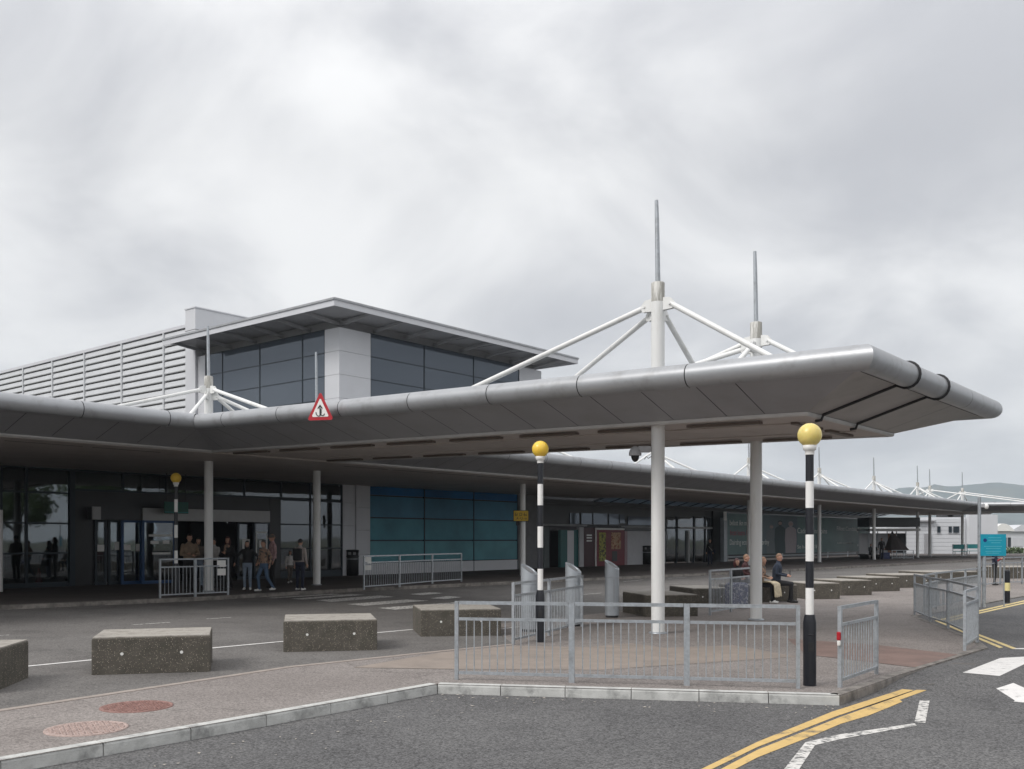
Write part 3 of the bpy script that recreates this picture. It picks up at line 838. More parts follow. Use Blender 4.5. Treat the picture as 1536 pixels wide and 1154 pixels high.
# -- upper storey, front
ZT = 11.6; rows = [ZT, 10.53, 9.45, 8.37, 7.29, 5.3]
cols = [T(556), T(637), T(711), T(779)]
tend = T(812)
part('upper_wall', t0 + .12, tend - .02, 4.7, ZT - .02, -12.0, -.12, M_CLAD)
for a, c in ((t0, cols[0]), (cols[3], tend)):
    for z1, z0 in zip(rows[:-1], rows[1:]): part('cladding_panel', a + .006, c - .006, z0 + .006, z1 - .006, -.10, .0, M_CLAD)
for a, c in zip(cols[:-1], cols[1:]):
    for z1, z0 in zip(rows[:-1], rows[1:]): part('window_pane', a + .03, c - .03, z0 + .02, z1 - .02, -.10, -.03, M_GLASSU)
for c in cols: part('mullion', c - .03, c + .03, 5.3, ZT, -.10, -.005, M_FRAME)
for z in rows[:-1]:
    part('transom', cols[0] + .03, cols[3] - .03, z - .02, z + .02, -.10, -.012, M_FRAME)
# -- upper storey, left side
pdir = -nf
def S(px, q=0.0):
    k = (px - CX) / F; P = V2(TW.x, TW.y) - v * q
    return (k * P.y - P.x) / (pdir.x - k * pdir.y)
def X(s, q, z):
    p = V2(TW.x, TW.y) + pdir * s - v * q; return Vector((p.x, p.y, z))
def spart(name, s0, s1, z0, z1, q0, q1, mt, parent=None):
    pts = [X(s1, q1, 0), X(s0, q1, 0), X(s0, q0, 0), X(s1, q0, 0)]
    return MB().poly(pts, z0, z1).build(name, mt, parent or tb)
ss = [S(487), S(453), S(389), S(333), S(308)]
for z1, z0 in zip(rows[:-1], rows[1:]): spart('cladding_panel', .006, ss[0] - .006, z0 + .006, z1 - .006, -.10, 0.0, M_CLAD)
for a, c in zip(ss[:-1], ss[1:]):
    for z1, z0 in zip(rows[:-1], rows[1:]): spart('window_pane', a + .03, c - .03, z0 + .02, z1 - .02, -.10, -.03, M_GLASSU)
for c in ss: spart('mullion', c - .03, c + .03, 5.3, ZT, -.10, -.005, M_FRAME)
for z in rows[:-1]: spart('transom', ss[0] + .03, ss[-1] - .03, z - .02, z + .02, -.10, -.012, M_FRAME)
s_pier = S(296)
spart('wall_strip', ss[-1] + .03, s_pier, 4.8, ZT, -.10, -.02, M_CLAD)
# -- recessed band and oversailing roof
wbox(MB(), t0 + .35, tend - .35, ZT - .02, 12.06, -12, -.35).build('roof_band', M_UND, tb)
OV = 1.8
rt0, rt1 = t0 - OV, tend + 1.0
b = MB()
outer = [W(rt0, OV, 0), W(rt1, OV, 0), W(rt1, -11.7 - 0.0, 0), W(rt0, -11.7, 0)]
roof = b.poly(outer, 12.07, 12.13).build('roof', M_UND, tb)
inn = .0
for nm, a, c in (('roof_edge', W(rt0, OV, 0), W(rt1, OV, 0)), ('roof_edge', W(rt1, OV, 0), W(rt1, -11.7, 0)), ('roof_edge', W(rt0, -11.7, 0), W(rt0, OV, 0))):
    d = (c - a).normalized(); nn = V2(d.y, -d.x)
    MB().bar(Z(a + nn * .03 - d * .03, 12.08), Z(c + nn * .03 + d * .03, 12.08), .05, .26).build(nm, M_CLAD, roof)
    MB().bar(Z(a + nn * .06 - d * .06, 12.25), Z(c + nn * .06 + d * .06, 12.25), .10, .09).build('roof_trim', M_ROLL, roof)
wbox(MB(), rt0 + .1, rt1 - .1, 12.14, 12.28, -11.6, OV - .1).build('roof_sheet', M_ROOFT, roof)
k = 0
for i in range(8):
    t = t0 + .4 + i * (tend - t0 - .8) / 7
    MB().bar(W(t, -.35, 11.82), W(t, OV - .1, 12.03), .10, .14).build('eaves_bracket', M_UND, roof)
for i in range(6):
    s = .4 + i * 10.6 / 5
    MB().bar(X(s, -.35, 11.82), X(s, OV - .1, 12.03), .10, .14).build('eaves_bracket', M_UND, roof)
for i in range(1, 8):
    t = rt0 + (rt1 - rt0) * i / 8
    MB().bar(W(t, -.3, 12.064), W(t, OV, 12.064), .02, .012).build('soffit_joint', M_JOINT, roof)
# -- pier above the roof and louvred flank
spart('pier', s_pier + .004, s_pier + .95, 4.8, 14.2, -8.5, .12, M_CLAD)
spart('pier_joint', s_pier - .004, s_pier + .96, 13.05, 13.07, -8.6, .13, M_JOINT)
spart('pier_cap', s_pier - .04, s_pier + 1.0, 14.2, 14.26, -8.6, .16, M_CLAD)
for i in range(8): spart('vent_slat', s_pier - .05, s_pier, 13.3 + i * .09, 13.35 + i * .09, -7.9, -5.6, M_UND)
LZ = 13.35
post_px = [277, 246, 183, 127, 79, 35, -5]
pss = [s_pier + .95] + [S(x) for x in post_px[1:]]
pss.append(pss[-1] + 5.3)
spart('flank_wall', pss[0] + .02, pss[-1], 4.8, LZ - .05, -3.0, -.16, M_UND)
spart('flank_coping', pss[0], pss[-1], LZ - .05, LZ + .12, -3.0, .06, M_CLAD)
for x in pss[1:]: spart('louvre_post', x - .06, x + .06, 4.8, LZ - .05, -.16, .06, M_LOUV)
for a, c in zip(pss[:-1], pss[1:]):
    for i in range(13):
        z = LZ - .08 - i * .385
        m = MB()
        A0, A1 = a + .065, c - .065
        prof = [(-.14, 0.0), (-.02, -.05), (.02, -.30), (.0, -.345), (-.05, -.33), (-.12, -.06)]
        pts = [X(s, q, z + h) for s in (A0, A1) for q, h in prof]; n = len(prof)
        m.add(pts, [(j, (j + 1) % n, n + (j + 1) % n, n + j) for j in range(n)] + [tuple(reversed(range(n))), tuple(range(n, 2 * n))])
        m.build('louvre_slat', M_LOUV, tb)
# -- lower front: glazing of the lobby at the left
ZS = MAINZ
def zpx(px, py, o=0.0): return TZ(px, py, o)[1]
tl = [-9.5, -4.2, T(-38), T(2), T(40)]; tpost = (T(104), T(112))
trl = [zpx(70, y) for y in (739, 785, 830, 875)]
edges = tl + [tpost[0]]
for a, c in zip(edges[:-1], edges[1:]):
    zs_ = [ZS - .1] + trl
    for z1, z0 in zip(zs_[:-1], zs_[1:]): part('window_pane', a + .04, c - .04, z0 + .03, z1 - .03, -.06, -.03, M_GLASS)
    for z in trl: part('transom', a + .04, c - .04, z - .03, z + .03, -.10, .0, M_FRAME)
for a in tl[1:]: part('mullion', a - .04, a + .04, trl[-1] - .03, ZS - .05, -.12, .02, M_FRAME)
part('corner_post', tpost[0], tpost[1], GZ, ZS - .05, -.25, .04, M_FRAME)
part('plinth', tl[0], tpost[0], GZ - .1, trl[-1] - .03, -.20, -.01, M_FRAME)
part('head_rail', tl[0], T(513), ZS - .1, ZS - .005, -.15, .03, M_FRAME)
# transom lights above the entrance
zt = zpx(250, 740)
tlx = [tpost[1], T(185), T(250), T(312), T(367), T(422), T(466), T(513)]
for a, c in zip(tlx[:-1], tlx[1:]):
    part('window_pane', a + .03, c - .03, zt + .03, ZS - .13, -.06, -.03, M_GLASS)
    part('mullion', c - .03, c + .03, zt - .03, ZS - .1, -.10, .01, M_FRAME)
part('transom', tpost[1], T(425), zt - .05, zt + .03, -.12, .02, M_FRAME)
# black cladding round the doors
zh1, zh0 = zpx(215, 762, .5), zpx(215, 780.6, .5)
part('black_panel', tpost[1], T(141), GZ, zt - .05, -.14, -.01, M_BLACK)
part('black_panel', T(141) + .006, T(405) - .006, zh1 + .01, zt - .05, -.14, -.02, M_BLACK)
part('black_panel', T(405), T(421), GZ, zt - .05, -.14, -.01, M_BLACK)
# revolving-door drum and sliding doors
part('door_header', T(140, .45), T(214, .45), zh0, zh1, -.10, .42, M_BLACK)
part('header_cap', T(140, .5) - .02, T(152, .5), zh0, zh1, .42, .47, M_HEADER)
part('door_header', T(214, .5) + .01, T(405, .5), zh0, zh1, -.1, .5, M_HEADER)
def door(pxa, pxb, o, fr, notices, w=.09):
    a, c = T(pxa, o), T(pxb, o)
    d = wbox(MB(), a + w, c - w, GZ + .12, zh0 - w, o - .02, o - .008).build('door', M_GLASS, tb)
    m = MB(); wbox(m, a, a + w, GZ, zh0, o - .05, o + .02); wbox(m, c - w, c, GZ, zh0, o - .05, o + .02)
    wbox(m, a + w, c - w, zh0 - w, zh0, o - .045, o + .015); wbox(m, a + w, c - w, GZ, GZ + .12, o - .045, o + .015)
    m.build('door_frame', fr, d)
    for (x0, x1, z0, z1) in notices:
        wbox(MB(), a + (c - a) * x0, a + (c - a) * x1, z0, z1, o - .006, o - .002).build('notice', M_SIGNW, d)
door(142, 160, .05, M_FRAME, [(.2, .8, 1.45, 1.7)])
door(162, 182, .05, M_FRAME, [(.5, .85, 1.5, 1.8)])
door(182, 213, .20, M_FRAMEB, [(.1, .45, 1.5, 1.7), (.7, .9, 1.45, 1.72)])
door(213, 263, .42, M_FRAMEB, [(.2, .9, 2.0, 2.08), (.25, .5, 1.72, 1.84), (.62, .82, 1.72, 1.86), (.3, .85, 1.32, 1.40)])
door(356, 381, -.25, M_FRAME, [(.3, .75, 1.5, 1.9)])
door(381, 404, -.02, M_FRAME, [(.12, .85, 2.15, 2.22), (.12, .2, 1.3, 2.1), (.8, .88, 1.3, 2.1), (.35, .6, 1.55, 1.85)], .06)
# glazing right of the doors
zr_ = [zpx(450, y) for y in (751, 787, 823, 858)]
for a, c in ((T(421), T(466)), (T(466), T(513))):
    for z1, z0 in zip(zr_[:-1], zr_[1:]): part('window_pane', a + .03, c - .03, z0 + .03, z1 - .03, -.06, -.03, M_GLASS)
    for z in zr_: part('transom', a + .03, c - .03, z - .03, z + .03, -.10, .0, M_FRAME)
    part('mullion', c - .03, c + .03, GZ, zt, -.10, .012, M_FRAME)
part('plinth', T(421) + .01, T(513), GZ - .1, zr_[-1] - .03, -.2, -.01, M_FRAME)
part('poster', T(423), T(463), zr_[1] + .06, zr_[0] - .06, -.12, -.08, mat('white_red_poster', (0.50, 0.48, 0.48), .6, var=.15, scale=6, dirt=(0.5, 0.06, 0.07), dscale=1.4, dlo=.56, dhi=.6))
# lobby interior
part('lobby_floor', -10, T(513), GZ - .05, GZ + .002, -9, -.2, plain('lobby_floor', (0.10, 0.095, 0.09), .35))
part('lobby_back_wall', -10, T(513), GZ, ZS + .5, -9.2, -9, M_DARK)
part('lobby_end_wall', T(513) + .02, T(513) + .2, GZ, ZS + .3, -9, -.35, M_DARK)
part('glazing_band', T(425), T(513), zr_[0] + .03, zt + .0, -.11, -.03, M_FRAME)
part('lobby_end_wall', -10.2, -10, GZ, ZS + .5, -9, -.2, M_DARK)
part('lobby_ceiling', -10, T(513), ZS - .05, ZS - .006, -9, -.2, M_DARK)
part('inner_lobby_wall', T(141) + .3, T(225), GZ, zh0, -2.8, -2.6, M_BLACK)
part('inner_lobby_wall', T(340), T(421), GZ, zh0, -2.8, -2.6, M_BLACK)
# grey pilaster and blue-green panelled wall
zc = [ZS - .03, zpx(533, 755), zpx(533, 789), zpx(533, 826), GZ]
for z1, z0 in zip(zc[:-1], zc[1:]):
    part('cladding_panel', T(514) + .01, T(533) - .005, z0 + .005, z1 - .005, -.3, .0, M_CLAD)
    part('cladding_panel', T(533) + .005, T(554) - .005, z0 + .005 - .2 * (z0 > 1), z1 - .005 - .2 * (z1 < 4), -.3, .06, M_CLAD)
tt = [T(554), T(636.5), T(710.5), T(776)]
zb_ = [ZS - .02, zpx(556, 743), zpx(556, 776.5), zpx(556, 811), zpx(556, 845)]
part('backing_wall', T(514), T(790), GZ, 4.75, -.4, -.31, M_TEALJ)
part('backing_wall', tt[0], tt[3], GZ, ZS - .01, -.30, -.06, M_TEALJ)
for i, (a, c) in enumerate(zip(tt[:-1], tt[1:])):
    for j, (z1, z0) in enumerate(zip(zb_[:-1], zb_[1:])):
        part('coloured_panel', a + .035, c - .035, z0 + .035, z1 - .035, -.06, .0, M_BLUEP[j])
    part('plinth_panel', a + .01, c - .01, GZ, zb_[-1] - .01, -.06, .02, M_CLAD)
for a in tt: part('mullion', a - .035, a + .035, GZ, ZS - .01, -.06, .02, M_TEALJ)
part('cladding_panel', T(777) + .03, T(806), GZ, ZS - .02, -.3, .0, mat('mid_grey_cladding', (0.16, 0.16, 0.165), .5))
# -- shop front further right
tS0, tS1 = T(806) + .01, T(1306)
part('shop_wall', tS0, tS1 + 8, GZ, 5.0, -3.5, -3.3, M_BLACK)
part('shop_wall', tS0, T(1072), zpx(900, 788), 4.25, -.5, -.25, M_BLACK)
part('shop_wall', T(1072), T(1090), GZ, 4.25, -.5, -.12, M_BLACK)
def shop(name, pxa, pxb, pya, pyb, o, mt, th=.2): 
    a, c = T(pxa, o), T(pxb, o); m_ = (pxa + pxb) / 2
    z1 = zpx(m_, pya, o); z0 = GZ if pyb is None else zpx(m_, pyb, o)
    return part(name, a + .01, c - .01, z0, z1, o - th, o, mt)
shop('shop_panel', 816, 824, 790, None, -.1, mat('grey_green_panel', (0.09, 0.11, 0.11), .5))
shop('shop_panel', 824, 841, 792, None, -.6, M_BLACK)
d = shop('teal_door', 841, 851, 795, None, -.05, M_TEALD)
shop('door_panel', 851, 861, 796, None, -.05, M_CLAD); shop('teal_door', 861, 869, 795, None, -.1, M_TEALD)
shop('shop_pilaster', 869, 876, 791, None, .0, M_WALLW)
shop('soffit_beam', 812, 881, 786.5, 789.5, .1, M_UND)
d = shop('maroon_panel', 876, 893, 792, None, .02, M_PREDD)
for yy in (802, 806, 810.5): shop('lettering_bar', 880, 888, yy, yy + 2, .03, M_LETW, .008)
d = shop('red_panel', 895, 937, 795, None, .02, M_PRED)
shop('white_frame', 893, 895, 792, None, .08, M_SIGNW); shop('white_frame', 895, 937, 792.5, 795, .08, M_SIGNW)
pm = mat('yellow_green_poster', (0.42, 0.40, 0.10), .6, var=.5, scale=7, dirt=(0.07, 0.07, 0.05), dscale=6, dlo=.5, dhi=.55)
shop('poster', 898.5, 909, 799, 842, .035, pm, .01)
shop('poster', 917, 931.5, 799, 824, .035, mat('pink_yellow_poster', (0.52, 0.36, 0.22), .6, var=.4, scale=7, dirt=(0.30, 0.07, 0.04), dscale=5, dlo=.5, dhi=.58), .01)
shop('dark_slot', 918, 926, 827, 842, .03, M_BLACK, .008)
shop('shop_pilaster', 937, 941, 797, None, .01, plain('pinkish_panel', (0.36, 0.25, 0.27), .5))
shop('white_wall', 941, 998, 797, None, -.1, M_WALLW)
shop('dark_beam', 937, 998, 792, 796.5, .05, M_BLACK)
shop('rail', 932, 998, 789.5, 792, .1, M_UND)
for a, c, y0, y1 in ((855, 869, 770, 786), (872, 888, 770, 786.5), (890, 911, 770.5, 787), (913.5, 928, 771.5, 787), (929.5, 937.5, 772, 785), (942, 996, 775.5, 788)):
    shop('window_pane', a, c, y0, y1, -.2, M_GLASSU, .03)
# glazed shop
zg0, zg1 = zpx(1035, 843), zpx(1035, 776)
for a, c in ((999, 1014), (1017, 1040), (1043, 1057), (1059, 1070)):
    shop('window_pane', a, c, 776, 790.5, -.2, M_GLASS, .03)
    shop('window_pane', a, c, 793.5, 843, -.2, M_GLASS, .03)
for a in (998, 1015.5, 1041.5, 1058, 1071): shop('mullion', a - .7, a + .7, 775, None, -.15, M_FRAME)
shop('transom', 1020, 1069, 790.8, 793.2, -.1, M_HEADER)
shop('door_post', 1032.5, 1034.5, 796, None, -.05, M_HEADER)
post_m = mat('shop_stock', (0.32, 0.31, 0.30), .6, var=.7, scale=5, dirt=(0.03, 0.03, 0.03), dscale=2.2, dlo=.45, dhi=.5)
for a, c, y0, y1 in ((999, 1012, 797, 834), (1021, 1029, 797, 815), (1043, 1057, 795, 817), (1059, 1067, 796, 800), (1036, 1041, 810, 827), (1014, 1017, 820, 843)):
    shop('shop_display', a, c, y0, y1, -.6, post_m, .05)
# sloping rooflight between the long canopy and the shop front
ts_ = T(892); k = 0
while ts_ < tS1 + 2:
    a, c = ts_ + .05, ts_ + 1.65
    MB().plate([W(a, .02, 4.25), W(c, .02, 4.25), W(c, 1.62, 4.72), W(a, 1.62, 4.72)], .02).build('rooflight_pane', M_SMOKEG, tb)
    MB().bar(W(ts_, -.2, 4.2), W(ts_, 1.65, 4.74), .07, .12).build('rooflight_rib', M_FRAME, tb)
    ts_ += 1.7
part('eaves_beam', T(806), tS1 + 2, 4.0, 4.24, -.3, .0, M_BLACK)
# -- long billboard on the wall
bb = thing('billboard', 'long dark green billboard with pale lettering and three figures under the far canopy', 'billboard', W(T(1195), .2, GZ))
OB = .3
ba, bc = T(1087, OB), T(1305, OB)
zB1, zB0 = 3.86, zpx(1195, 829.5, OB)
M_PFACE = plain('printed_face', (0.40, 0.30, 0.28), .6)
M_HUMP = [plain('faded_figure', (0.2, 0.23, 0.245), .6), plain('dark_figure', (0.07, 0.10, 0.11), .6), plain('pale_figure', (0.42, 0.37, 0.39), .6)]
board = wbox(MB(), ba + .3, bc, zB0, zB1, OB - .08, OB).build('board', M_BILL, bb)
wbox(MB(), T(1143, OB), T(1196, OB), zB0 + .01, zB1 - .01, OB + .001, OB + .006).build('photo_print', M_BILLD, bb)
def figure(px, w_, ztop, mt, k):
    t = T(px, OB); m = MB(); h = ztop - zB0
    pts = [(-.42, 0), (.42, 0), (.5, .4), (.46, .74), (.3, .80), (.12, .825), (.12, .85), (.21, .9), (.19, .965), (.08, 1), (-.08, 1), (-.19, .965), (-.21, .9), (-.12, .85), (-.12, .825), (-.3, .80), (-.46, .74), (-.5, .4)]
    m.plate([W(t + x * w_, OB + .009 + k * .003, zB0 + .012 + y * h) for x, y in pts], .002)
    m.build('printed_figure', mt, bb)
    f_ = MB(); f_.plate([W(t + .17 * w_ * math.cos(a_ * math.pi / 6), OB + .0135 + k * .003, zB0 + h * (.915 + .05 * math.sin(a_ * math.pi / 6))) for a_ in range(12)], .002)
    f_.build('printed_face', M_PFACE, bb)
figure(1157, 2.0, 3.1, M_HUMP[0], 0); figure(1170, 2.2, 3.45, M_HUMP[1], 1); figure(1186, 2.4, 3.4, M_HUMP[2], 2)
wbox(MB(), T(1086, .45) - .1, T(1090, .45), GZ, 3.5, .2, .5).build('end_post', M_GALV, bb)
wbox(MB(), ba, bc - 4, GZ + .28, GZ + .38, .2, .32).build('lower_rail', M_GALV, bb)
for q in range(7):
    t = ba + .6 + q * (bc - ba - 1.5) / 6
    wbox(MB(), t, t + .1, GZ, zB0, .18, .24).build('leg', M_GALV, bb)
wbox(MB(), T(1085, .5), T(1089, .5), 3.3, 3.95, .51, .56).build('sensor_box', M_SIGNW, bb)
def bt(body, px, py, hpx, mt, xs, name='lettering'):
    t, z = TZ(px, py, OB + .02); d = W(t, OB, 0).y
    text(body, W(t, OB + .012, z), hpx * d / F * 1.38, mt, bb, RZV, xs)
bt('belast ikn meet it', 1094.5, 788, 8.5, M_LETW, 1.02)
bt('Ircat loans lot', 1095, 803, 8.5, M_LETP, 1.02)
bt('Dairdng ecosi/Ashor wordny', 1094.5, 817.5, 8.5, M_LETW, 1.0)
bt('Caddn winn joins', 1196, 800, 8.5, M_LETW, 1.42)
bt('So h-e ing  SRH', 1196, 823, 5.5, M_LETW, 1.9)
bt('Fillott Condalogfrs', 1255, 796, 6.5, M_LETW, 1.55)
bt('budds accomodat', 1256, 816, 3.0, M_LETW, 2.0)
bt('A.2.5', 1286, 820, 4.5, M_LETW, 1.6)
# ------------------------------------------------------------------ background
def far_box(name, label, px0, px1, d, ztop, mt, depth=20, z0=-.3, cat='building'):
    x0, x1 = (px0 - CX) * d / F, (px1 - CX) * d / F
    t = thing(name, label, cat, ((x0 + x1) / 2, d, z0))
    return t, x0, x1
wb, x0, x1 = far_box('store_building', 'low white clad building beyond the far end of the canopy', 1330, 1492, 112, 4.6, M_WCLAD)
ztp = H + (809 - 776) * 112 / F
MB().box(((x0 + x1) / 2, 112 + 8, (ztp - .3) / 2), (x1 - x0, 15.8, ztp + .3)).build('wall', M_WCLAD, wb)
nb_ = 9
for i in range(nb_):
    z_ = .15 + i * (ztp - .3) / nb_
    MB().box(((x0 + x1 - 3.4) / 2, 112.04, z_ + (ztp - .3) / nb_ / 2), (x1 - x0 - 3.4, .12, (ztp - .3) / nb_ - .03)).build('cladding_board', M_WCLAD, wb)
MB().box((x1 - 1.6, 111.8, ztp / 2 + .1), (3.3, .8, ztp + .4)).build('end_bay', M_WCLAD, wb)
MB().box(((x0 + x1) / 2 - 3.0, 111.7, ztp - .45), (x1 - x0 - 8, .5, .14)).build('gutter', M_UND, wb)
for px in (1408, 1425, 1432, 1436):
    x = (px - CX) * 112 / F
    w_ = MB().box((x, 111.95, 3.0), (.34, .12, .75)).build('window', M_FRAME, wb)
    MB().box((x, 111.96, 2.6), (.42, .2, .05)).build('sill', M_CLAD, wb)
MB().box(((1391 - CX) * 112 / F, 111.9, 1.35), (.75, .2, 2.4)).build('door', M_UND, wb)
for px in (1428, 1440): MB().box(((px - CX) * 116 / F, 118, ztp + .2), (1.6, 1, .5)).build('roof_plant', M_DARK, wb)

# sheds and terminal pier far off at the right
def shed(px0, px1, d, zw, zr, roofm, wallm, label, arch):
    t, x0, x1 = far_box('shed', label, px0, px1, d, zr, wallm)
    MB().box(((x0 + x1) / 2, d + 10, zw / 2 - .15), (x1 - x0, 20, zw + .3)).build('wall', wallm, t)
    prof = [(0, 0)] + [(i / 10, math.sin(math.pi * i / 10) if arch else min(1, i / 2, (10 - i) / 2)) for i in range(1, 10)] + [(1, 0)]
    pts = [Vector((x0 - .5 + (x1 - x0 + 1) * a, y, zw + .01 + (zr - zw) * h)) for y in (d - .6, d + 21) for a, h in prof]; n = len(prof)
    MB().add(pts, [(j + 1, j, n + j, n + j + 1) for j in range(n - 1)] + [tuple(range(n)), tuple(reversed(range(n, 2 * n)))]).build('roof', roofm, t)
    for k in range(4): MB().box((x0 + (x1 - x0) * (k + .5) / 4, d - .05, zw * .35), ((x1 - x0) / 6, .15, zw * .55)).build('door', M_FRAME if arch else M_CLAD, t)
shed(1491, 1517, 205, 3.6, 5.2, M_SIGNW, M_CLAD, 'small far shed with a white arched roof beside the store building', True)
shed(1516, 1600, 215, 3.6, 5.1, M_CLAD, M_WCLAD, 'long low white shed with a grey roof at the far right', False)
shed(1494, 1700, 330, 5.0, 6.4, M_UND, M_UND, 'dark flat-roofed far building behind the white sheds', False)
# hedge and verge
hg = MB()
for _ in range(5200):
    x = random.uniform(66, 120); y = 142 + random.gauss(0, .8) + (x - 66) * .05; z = random.uniform(-.3, .7 + .5 * math.sin(x * .9) * .4)
    s = random.uniform(.12, .28); a = Vector((random.gauss(0, 1), random.gauss(0, 1), random.gauss(0, 1))).normalized(); b_ = a.orthogonal().normalized(); c_ = a.cross(b_)
    hg.add([Vector((x, y, z)) + b_ * s, Vector((x, y, z)) + c_ * s * .6, Vector((x, y, z)) - b_ * s, Vector((x, y, z)) - c_ * s * .6], [(0, 1, 2, 3)])
tag(hg.build('hedge', mat('hedge_leaf', (0.055, 0.085, 0.03), .7, var=.4, scale=1.5)), 'low green hedge in front of the far white sheds', 'hedge', kind='stuff')
wl = thing('perimeter_rail', 'low white rail in front of the far hedge at the right', 'rail', (78, 132, -.3))
for k in range(9): MB().box((70 + k * 3, 132, .25), (.12, .12, 1.1)).build('post', M_SIGNW, wl)
MB().box((82, 132, .72), (24.4, .1, .12)).build('top_rail', M_SIGNW, wl)

# hills
ridge = [(-9000, 30), (-3000, 40), (700, 100), (900, 130), (1240, 170), (1336, 186), (1349, 198), (1362, 201), (1388, 200), (1401, 213), (1419, 205), (1435, 205), (1453, 211), (1473, 215), (1486, 219), (1499, 219), (1518, 214), (1536, 208), (1600, 200), (1750, 170), (2300, 110), (4000, 70)]
hd = 3700.0; fm = bmesh.new(); rowsv = []
def ridge_h(px):
    for (a, ha), (c, hc) in zip(ridge[:-1], ridge[1:]):
        if a <= px <= c:
            s = (px - a) / (c - a); s = s * s * (3 - 2 * s); return ha + (hc - ha) * s
    return 30
mbh = MB(); pxs = [700 + i * 9 for i in range(200)]
prof = [(-900, 0.0), (-600, .22), (-350, .5), (-150, .82), (0, 1.0), (250, .8), (700, .3), (1100, 0)]
for dy, hh in prof:
    for px in pxs:
        x = (px - CX) * hd / F
        n_h = (math.sin(x * .013 + dy * .02) + math.sin(x * .007 - dy * .011)) * 5 * (hh * (1 - hh) * 3)
        mbh.v.append((x, hd + dy, -.4 + ridge_h(px) * 1.0 * hh + n_h))
npx = len(pxs)
for j in range(len(prof) - 1):
    for i in range(npx - 1):
        mbh.f.append((j * npx + i, j * npx + i + 1, (j + 1) * npx + i + 1, (j + 1) * npx + i)); mbh.m.append(0); mbh.sm.append(True)
struct(mbh.build('hills', mat('hillside', (0.045, 0.07, 0.06), .95, var=.35, scale=.006, dirt=(0.10, 0.095, 0.06), dscale=.01)))

# trees across the car park: outside the picture, mirrored in the lobby glazing
def tree(x, y, h, label, seed):
    rnd = random.Random(seed)
    t = thing('broadleaf_tree', label, 'tree', (x, y, -.3), 0, 'trees across the car park')
    tr = MB(); tr.tube([(x, y, -.35), (x + .1, y, h * .3), (x - .1, y + .1, h * .55), (x, y, h * .85)], [.26, .2, .13, .03], 9)
    cl = []
    for k in range(9):
        a = rnd.uniform(0, 6.28); z = h * rnd.uniform(.3, .55); l = h * rnd.uniform(.18, .32); e_ = Vector((x + l * math.cos(a), y + l * math.sin(a), z + l * .8))
        tr.tube([(x, y, z), (x + l * .5 * math.cos(a), y + l * .5 * math.sin(a), z + l * .45), e_], [.09, .06, .02], 6); cl.append(e_)
    tr.build('trunk', M_BARK, t)
    cr = MB()
    for _ in range(14): cl.append(Vector((x + rnd.gauss(0, h * .15), y + rnd.gauss(0, h * .15), h * rnd.uniform(.5, .92))))
    for c in cl:
        rr = h * rnd.uniform(.09, .16)
        for _ in range(190):
            q = c + Vector((rnd.gauss(0, 1), rnd.gauss(0, 1), rnd.gauss(0, .8))).normalized() * rr * rnd.random() ** .4
            s = rnd.uniform(.12, .24); n_ = Vector((rnd.gauss(0, 1), rnd.gauss(0, 1), rnd.gauss(.6, 1))).normalized(); b_ = n_.orthogonal().normalized(); c2 = n_.cross(b_)
            cr.add([q + b_ * s, q + c2 * s * .55, q - b_ * s, q - c2 * s * .55], [(0, 1, 2, 3)])
    cr.build('crown', M_LEAF, t)
M_BARK = mat('bark', (0.09, 0.07, 0.055), .9, var=.3, scale=6)
M_LEAF = mat('leaf', (0.065, 0.10, 0.03), .6, var=.4, scale=.8)
for k, (x, y, h) in enumerate(((46, 22, 9.5), (50, 14, 8), (44, 6, 7.5), (56, 30, 10), (60, 8, 9))):
    tree(x, y, h, 'broadleaf tree across the car park, ' + ['second nearest the road', 'low one in the middle', 'smallest and farthest forward', 'tallest, at the back', 'farthest from the terminal'][k], 20 + k)

# ------------------------------------------------------------------ street furniture
def rail_panel(t, a, c, h, bars, top=.24, z=0, ends=(True, True), bw=.019, pw=.048, first=True):
    """one panel of pedestrian guardrail between two ground points (world)"""
    d = (c - a); L = d.length; d.normalize()
    for e_, on in ((a, ends[0]), (c, ends[1])):
        if on: MB().bar(Z(e_, z - .02), Z(e_, z + h), pw, pw, (d.x, d.y, 0)).build('post', M_GALV, t)
    i0, i1 = a + d * .03, c - d * .03
    for hh, w_ in ((h - .02, .045), (h - top, .038), (.09, .038)):
        MB().bar(Z(i0, z + hh), Z(i1, z + hh), .032, w_).build('rail', M_GALV, t)
    for k in range(bars):
        p = i0.lerp(i1, (k + 1) / (bars + 1))
        MB().bar(Z(p, z + .109), Z(p, z + h - top - .019), bw * .7, bw * .7, (d.x, d.y, 0)).build('bar', M_GALV, t)
def guardrail(label, pts, h, bars, z=0.0, zfun=None, top=.24, group=None):
    t = thing('guardrail', label, 'guardrail', (pts[0].x, pts[0].y, z), 0, group)
    for i, (a, c) in enumerate(zip(pts[:-1], pts[1:])):
        n_ = max(4, int(round((c - a).length / bars)))
        d = (c - a).normalized() * .028
        rail_panel(t, a + (d if i else d * 0), c, h, n_, top, z)
    return t
GL = 'pedestrian guardrails'
f1 = guardrail('long galvanised guardrail of three panels along the near kerb', [gp(685, 1019), gp(856, 1023.5), gp(1028.5, 1028), gp(1197, 1032.5)], 1.06, .118, group=GL)
f2 = guardrail('short galvanised guardrail panel right of the near beacon, red tag on its post', [gp(1260, 1031), gp(1314.5, 1011)], 1.04, .115, group=GL)
tg = gp(1260, 1031)
MB().cbox((tg.x - .03, tg.y - .04, .66), (.045, .04, .11), .3, .015).build('red_tag', M_RED, f2); MB().cbox((tg.x - .03, tg.y - .045, .57), (.04, .035, .07), .3, .015).build('white_tag', M_SIGNW, f2)
